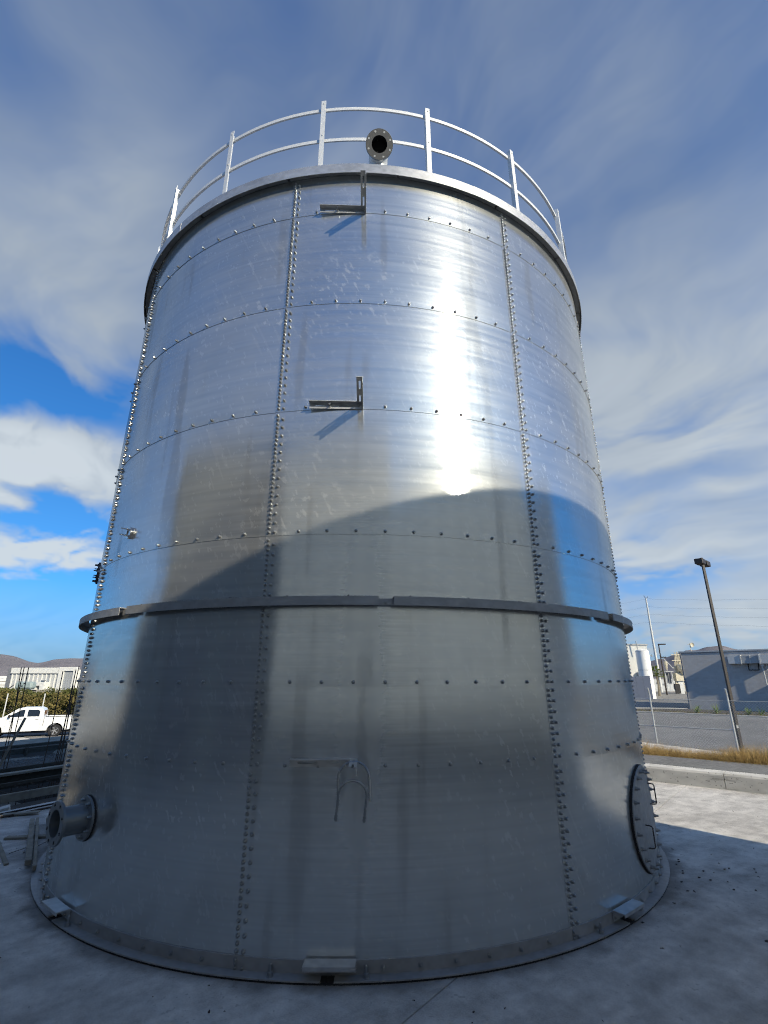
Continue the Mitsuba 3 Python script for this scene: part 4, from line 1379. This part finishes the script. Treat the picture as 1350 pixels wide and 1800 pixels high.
stick((-4.31, 6.92), (-3.36, 5.46), 0.050, 0.045, 'timber', 'long grey batten, leftmost of three laid side by side on the pad', 0.028)
stick((-4.28, 6.97), (-3.20, 5.31), 0.030, 0.045, 'timber', 'long thin batten, middle of three laid side by side on the pad', 0.030)
stick((-4.17, 7.0), (-3.30, 5.72), 0.034, 0.036, 'timber', 'shorter batten, right of three laid side by side on the pad', 0.030)
stick((-4.22, 6.36), (-3.70, 6.44), 0.085, 0.024, 'timber', 'pale short board lying crosswise under the three battens', 0.001)
stick((-4.25, 6.28), (-3.62, 5.55), 0.040, 0.018, 'timber', 'grey broken lath lying at the left edge of the pad', 0.001)
wire = [(-3.82, 5.86, 0.01), (-3.72, 5.98, 0.03), (-3.66, 5.83, 0.02), (-3.60, 6.10, 0.05), (-3.52, 6.25, 0.02)]
put('tie_wire', tube(wire, 0.003, 5), 'rebar_rust', label='bit of bent tie wire beside the battens on the pad', cat='wire')

# ------------------------------------------------------------------ the pickup truck
tk = thing('pickup_truck', 'white crew cab pickup truck parked on the gravel road', 'pickup truck')
u = np.array([-0.905, -0.425, 0.0])
vv = np.array([0.425, -0.905, 0.0])                # towards the camera: the driver's side
TZ = float(ground_z(-23.26, 37.82)) + 0.02
TF = frame(np.array([-23.26, 37.82, TZ]) - u * 1.22 - vv * 0.98, u, vv, [0, 0, 1])


def circ(cx, cz, r, n=28):
    return [(cx + r * math.cos(a), cz + r * math.sin(a)) for a in np.linspace(0, 2 * math.pi, n, endpoint=False)]


prof = [(0.06, 0.60), (0.05, 1.02), (0.10, 1.30), (1.92, 1.34), (1.96, 1.30), (4.42, 1.30), (4.75, 1.26), (5.55, 1.14), (5.72, 1.00), (5.76, 0.60), (5.6, 0.42), (5.2, 0.40), (0.5, 0.46), (0.2, 0.50)][::-1]
bodyM = solid(extrude(prof, -0.98, 0.98))
for cx in (1.22, 4.78):
    bodyM = bodyM - solid(extrude(circ(cx, 0.42, 0.50), -1.2, 1.2))
bodyM = bodyM - solid(box((1.02, 0, 1.25), (1.56, 1.62, 0.62)))
bodyM = bodyM - solid(box((1.98, 0, 1.2), (0.035, 2.2, 0.9)))
bt = tri(bodyM)
vt = np.array(bt.vertices)
vt[:, 1] *= 1 - 0.05 * np.clip((vt[:, 2] - 0.9) / 0.45, 0, 1) - 0.03 * np.clip((0.75 - vt[:, 2]) / 0.3, 0, 1)
bt.vertices = vt
put('body', xf(bt, TF), 'truck_white', tk, smooth=25)
cabp = [(2.02, 1.28), (2.06, 1.70), (2.16, 1.86), (2.36, 1.94), (3.40, 1.95), (3.62, 1.90), (4.46, 1.31), (4.46, 1.28)][::-1]
cm = tri(solid(extrude(cabp, -0.93, 0.93)).refine(3))
vt = np.array(cm.vertices)
vt[:, 1] *= 1 - 0.17 * np.clip((vt[:, 2] - 1.28) / 0.67, 0, 1) ** 1.2
cm.vertices = vt
put('cab', xf(cm, TF), 'truck_white', tk, smooth=25)


def side(x, z, off=0.004, sg=1):
    return [x, sg * (0.93 * (1 - 0.17 * max(0.0, (z - 1.28) / 0.67) ** 1.2) + off), z]


def pane(pts, sg, off=0.006):
    from shapely.geometry import Polygon
    g = Polygon(pts).buffer(-0.03).buffer(0.03)
    tv, tf = trimesh.creation.triangulate_polygon(g, engine='earcut')
    n = len(tv)
    a = np.array([side(x, z, off, sg) for x, z in tv])
    b = np.array([side(x, z, off - 0.03, sg) for x, z in tv])
    from collections import Counter
    m = mesh(np.vstack([a, b]), np.vstack([tf, tf[:, ::-1] + n]))
    return m


for sg in (1, -1):
    put('window', xf(pane([(2.30, 1.37), (2.30, 1.70), (2.42, 1.80), (3.02, 1.81), (3.02, 1.37)], sg), TF), 'dark_glass', tk)
    put('window', xf(pane([(3.20, 1.37), (3.20, 1.81), (3.44, 1.80), (4.16, 1.37)], sg), TF), 'dark_glass', tk)
    for x in (2.16, 3.12, 4.16):
        put('door_seam', xf(cat([box((x, sg * 0.962, 0.95), (0.012, 0.03, 0.72))]), TF), 'decal_grey', tk)
    for x in (2.40, 3.36):
        put('door_handle', xf(rbox((x, sg * 0.955, 1.19), (0.24, 0.05, 0.035), 0.012), TF), 'decal_grey', tk)
    put('mirror', xf(cat([rbox((4.02, sg * 1.09, 1.42), (0.12, 0.22, 0.20), 0.03), rbox((4.06, sg * 0.96, 1.36), (0.06, 0.10, 0.06), 0.01)]), TF), 'black_plastic', tk)
    put('bed_rail', xf(box((1.02, sg * 0.87, 1.335), (1.78, 0.13, 0.035)), TF), 'black_plastic', tk)
    put('tail_light', xf(rbox((0.085, sg * 0.88, 1.13), (0.14, 0.15, 0.30), 0.02), TF), 'lamp_red', tk)
    put('sill', xf(box((3.0, sg * 0.90, 0.46), (2.5, 0.10, 0.06)), TF), 'black_plastic', tk)
put('windscreen', xf(mesh([[3.68, -0.74, 1.872], [3.68, 0.74, 1.872], [4.40, 0.84, 1.362], [4.40, -0.84, 1.362]], [[0, 1, 2], [0, 2, 3]]), TF @ frame((0.012, 0, 0.016), [1, 0, 0], [0, 1, 0], [0, 0, 1])), 'dark_glass', tk)
put('rear_window', xf(box((2.045, 0, 1.58), (0.02, 1.3, 0.34)), TF), 'dark_glass', tk)
put('rear_bumper', xf(rbox((0.0, 0, 0.62), (0.20, 1.9, 0.20), 0.04), TF), 'duct_sheet', tk)
put('underbody', xf(box((2.9, 0, 0.42), (5.2, 1.3, 0.30)), TF), 'black_plastic', tk)
for x in (1.22, 4.78):
    for sg in (1, -1):
        WF = TF @ frame((x, sg * 0.86, 0.40), [1, 0, 0], [0, 0, 1] if sg < 0 else [0, 0, -1], [0, sg * -1.0 * -1, 0])
        WF = TF @ frame((x, sg * 0.83, 0.40), [1, 0, 0], [0, 0, -sg], [0, sg, 0])
        w = numbered('wheel', tk)
        RESERVED.add(w)
        put('tyre', xf(lathe([(0.25, -0.12), (0.37, -0.12), (0.405, -0.08), (0.405, 0.08), (0.37, 0.12), (0.27, 0.125), (0.25, 0.10), (0.25, -0.12)], 32), WF), 'rubber', w, smooth=35)
        sp = [lathe([(0.255, 0.06), (0.255, 0.105), (0.235, 0.105), (0.235, 0.06)], 32), lathe([(0.07, 0.05), (0.07, 0.09), (0, 0.095)], 12)]
        for j in range(5):
            a = 2 * math.pi * j / 5
            sp.append(beam([0.05 * math.cos(a), 0.05 * math.sin(a), 0.08], [0.245 * math.cos(a), 0.245 * math.sin(a), 0.09], 0.065, 0.03))
        put('rim', xf(cat(sp), WF), 'wheel_alloy', w, smooth=30)
        put('drum', xf(lathe([(0.24, 0.03), (0, 0.035)], 20), WF), 'black_plastic', w)
put('door_logo', xf(cat([box((3.92, 0.966, 1.09), (0.16, 0.004, 0.025)), box((3.94, 0.966, 1.00), (0.07, 0.004, 0.05)), box((3.92, 0.966, 0.93), (0.16, 0.004, 0.018)), box((3.86, 0.966, 0.84), (0.34, 0.004, 0.022))]), TF), 'decal_grey', tk, label='small grey lettering and emblem on the front door')

# ------------------------------------------------------------------ left background: bank with shrubs, fence posts, warehouse
hr = np.random.default_rng(41)


def leaves(n, fn, size, seed):
    r_ = np.random.default_rng(seed)
    c = fn(r_, n)
    a = r_.normal(0, 1, (len(c), 3))
    a /= np.linalg.norm(a, axis=1, keepdims=True)
    b = np.cross(a, r_.normal(0, 1, (len(c), 3)))
    b /= np.linalg.norm(b, axis=1, keepdims=True)
    s = size * r_.uniform(0.6, 1.4, (len(c), 1))
    v = np.stack([c - a * s, c - b * s * 0.45, c + a * s, c + b * s * 0.45], 1).reshape(-1, 3)
    i = np.arange(len(c))[:, None] * 4
    return mesh(v, np.concatenate([i + [0, 1, 2], i + [0, 2, 3]]))


def hedge_fn(seed, y0, y1, z0, z1, thr):
    def f(r_, n):
        x = r_.uniform(-62, -22, n * 3)
        y = r_.uniform(y0, y1, n * 3)
        top = z1 - 0.1 + 1.5 * (meshkit.fbm(np.stack([x * 0.35, y * 0.35, 0 * x + seed], -1), 3, seed) - 0.5)
        z = z0 + (top - z0) * r_.uniform(0, 1, n * 3) ** 0.6
        m = meshkit.fbm(np.stack([x, y, z], -1) * 0.9, 3, seed) > thr
        p = np.stack([x, y, z], -1)[m]
        return p[:n]
    return f


put('hedge', leaves(30000, hedge_fn(3, 51, 56, -2.3, 0.55, 0.46), 0.13, 1), 'leaf_green', label='mass of green shrubs on the bank behind the pickup truck', cat='shrubs', kind='stuff')
put('hedge', leaves(26000, hedge_fn(6, 50.5, 55.5, -2.3, 0.42, 0.47), 0.12, 2), 'leaf_olive', label='olive and yellowing shrubs mixed into the bank behind the pickup truck', cat='shrubs', kind='stuff')
put('hedge_earth', hexa([[-75, 53.0, -2.4], [-15, 53.0, -2.4], [-15, 60, -2.4], [-75, 60, -2.4]], [[-75, 54.5, -0.3], [-15, 54.5, -0.3], [-15, 58, -0.3], [-75, 58, -0.3]]), 'earth', label='earth bank under the shrubs behind the road', kind='structure')
hf = thing('post_fence', 'line of thin pale posts in front of the shrubs behind the pickup truck', 'fence')
for x in (-38.0, -34.4, -31.0, -27.6):
    put('post', tube([[x, 48.0, -2.4], [x, 48.0, 0.35]], 0.05, 6), 'pole_grey', hf)
wh = thing('warehouse', 'long white warehouse with grey panel bays behind the shrubs', 'warehouse')
WD = np.array([0.985, -0.17])
W0 = np.array([-134.0, 186.5])


def wbx(s0, s1, o0, o1, z0, z1):
    n = np.array([-0.17, -0.985])
    P = lambda s, o, z: [*(W0 + WD * s + n * o), z]
    m = hexa([P(s0, o0, z0), P(s0, o1, z0), P(s1, o1, z0), P(s1, o0, z0)], [P(s0, o0, z1), P(s0, o1, z1), P(s1, o1, z1), P(s1, o0, z1)])
    trimesh.repair.fix_normals(m)
    return m


put('hall', wbx(0, 40, -30, -0.6, -2.5, 4.4), 'white_wall', wh)
put('parapet', wbx(-0.2, 19.6, -0.6, 0.35, 3.25, 5.15), 'white_wall', wh)
for i in range(11):
    s0_ = 0.25 + i * 1.76
    put('panel', wbx(s0_, s0_ + 1.74, -0.6, -0.3, -2.5, 3.25), 'white_panel' if i % 5 != 3 else 'grey_panel', wh)
    put('pilaster', wbx(s0_ - 0.18, s0_ + 0.18, -0.3, -0.02, -2.5, 3.22), 'white_wall', wh)
put('tower', cat([wbx(19.6, 21.6, -0.6, 0.6, -2.5, 5.35), wbx(25.4, 26.6, -0.6, 0.6, -2.5, 5.35), wbx(21.6, 25.4, -0.6, 0.6, 4.0, 5.35)]), 'white_wall', wh)
for i in range(4):
    put('tower_panel', wbx(21.62 + i * 0.95, 22.5 + i * 0.95, -0.55, 0.1, -2.5, 3.98), 'grey_panel', wh)
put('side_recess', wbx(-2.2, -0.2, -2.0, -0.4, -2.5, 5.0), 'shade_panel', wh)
put('porch', cat([wbx(11.4, 12.7, 0.0, 2.2, -2.5, 0.3), wbx(14.6, 16.2, 0.0, 2.2, -2.5, 0.3), wbx(12.7, 14.6, 0.0, 2.2, -0.9, 0.3)]), 'white_wall', wh)
put('porch_door', wbx(12.7, 14.6, 0.0, 0.6, -2.5, -0.9), 'grey_panel', wh)
put('wall_lamp', wbx(13.0, 14.6, 0.0, 0.4, 0.75, 0.95), 'shade_panel', wh)
lw = thing('low_white_sheds', 'stack of low white sheds left of the warehouse', 'sheds')
for i, z in enumerate((-1.9, -0.5, 0.9, 2.0)):
    put('shed', box((-167.0 + i * 0.4, 222 + i * 3, z), (16, 3, 1.0)), 'white_wall', lw)
tr_ = thing('tank_trailer', 'blue grey tank trailer standing before the warehouse', 'trailer')
put('tank', xf(tri(m3.Manifold.hull(solid(rbox((0, 0, 0), (5.4, 2.2, 2.1), 0.5)))), frame((-103.0, 150, -0.35), [1, -0.1, 0], [0.1, 1, 0], [0, 0, 1])), 'trailer_paint', tr_, smooth=30)
put('chassis', box((-104.0, 150, -1.7), (7.5, 1.8, 0.3)), 'black_plastic', tr_)
for x in (-107.2, -104.4, -101.6):
    put('wheel', xf(lathe([(0, -0.3), (0.5, -0.3), (0.5, 0.3), (0, 0.3)], 16), frame((x, 149.2, -1.85), [1, 0, 0], [0, 0, 1], [0, -1, 0])), 'rubber', tr_)
put('tow_bar', tube([[-106, 149.5, -0.2], [-108, 149.5, -1.6]], 0.12, 6), 'black_plastic', tr_)
put('hatch', cat([box((-102.6, 148.86, 0.2), (0.7, 0.06, 0.3)), box((-103.3, 148.86, -0.5), (0.6, 0.06, 0.3))]), 'black_plastic', tr_)
bar = thing('site_barrier', 'orange and white barrier post by the shrubs beside the tank edge', 'barrier')
put('post', cat([tube([[-27.9, 49.0, -2.3], [-27.7, 49.0, 0.1]], 0.05, 6), tube([[-27.1, 49.0, -2.3], [-27.2, 49.0, 0.1]], 0.05, 6), beam([-27.9, 49, -0.2], [-27.0, 49, -0.1], 0.05, 0.12)]), 'orange_paint', bar)

# ------------------------------------------------------------------ litter on the pad
lr = np.random.default_rng(77)
lit = []
for i in range(300):
    x, y = lr.uniform(-4.2, 5.0), lr.uniform(2.4, 9.0)
    if np.hypot(x - AX[0], y - AX[1]) < R + 0.12:
        continue
    sc = lr.uniform(0.0025, 0.007) if i % 12 else lr.uniform(0.007, 0.014)
    m = ico.copy()
    m.vertices = np.array(m.vertices) * (1 + 0.3 * lr.normal(0, 1, (len(m.vertices), 1))).clip(0.5, 1.6)
    m.apply_scale(sc * np.array([lr.uniform(0.8, 2.6), 1, 0.5]))
    m.apply_transform(trimesh.transformations.rotation_matrix(lr.uniform(0, 6.28), [0, 0, 1]))
    m.apply_translation([x, y, sc * 0.3])
    lit.append(m)
for i in range(40):
    x, y = lr.uniform(2.6, 4.6), lr.uniform(4.9, 5.9)
    m = ico.copy()
    m.apply_scale(0.008 * np.array([lr.uniform(0.8, 2), 1, 0.6]))
    m.apply_translation([x, y, 0.004])
    lit.append(m)
put('litter', cat(lit), 'debris_dark', label='scattered dark crumbs and chips on the concrete pad', cat='debris', kind='stuff')
m = trimesh.creation.icosphere(2)
m.vertices = np.array(m.vertices) * (0.7 + 0.6 * meshkit.fbm(np.array(m.vertices) * 1.6 + 5, 3, 2)[:, None])
m.apply_scale([0.055, 0.030, 0.022])
m.apply_transform(trimesh.transformations.rotation_matrix(-0.6, [0, 0, 1]))
m.apply_translation([2.62, 4.02, 0.012])
put('dirt_lump', m, 'debris_dark', label='dark lump of dirt on the pad at the right, larger than the crumbs', cat='lump', smooth=30)
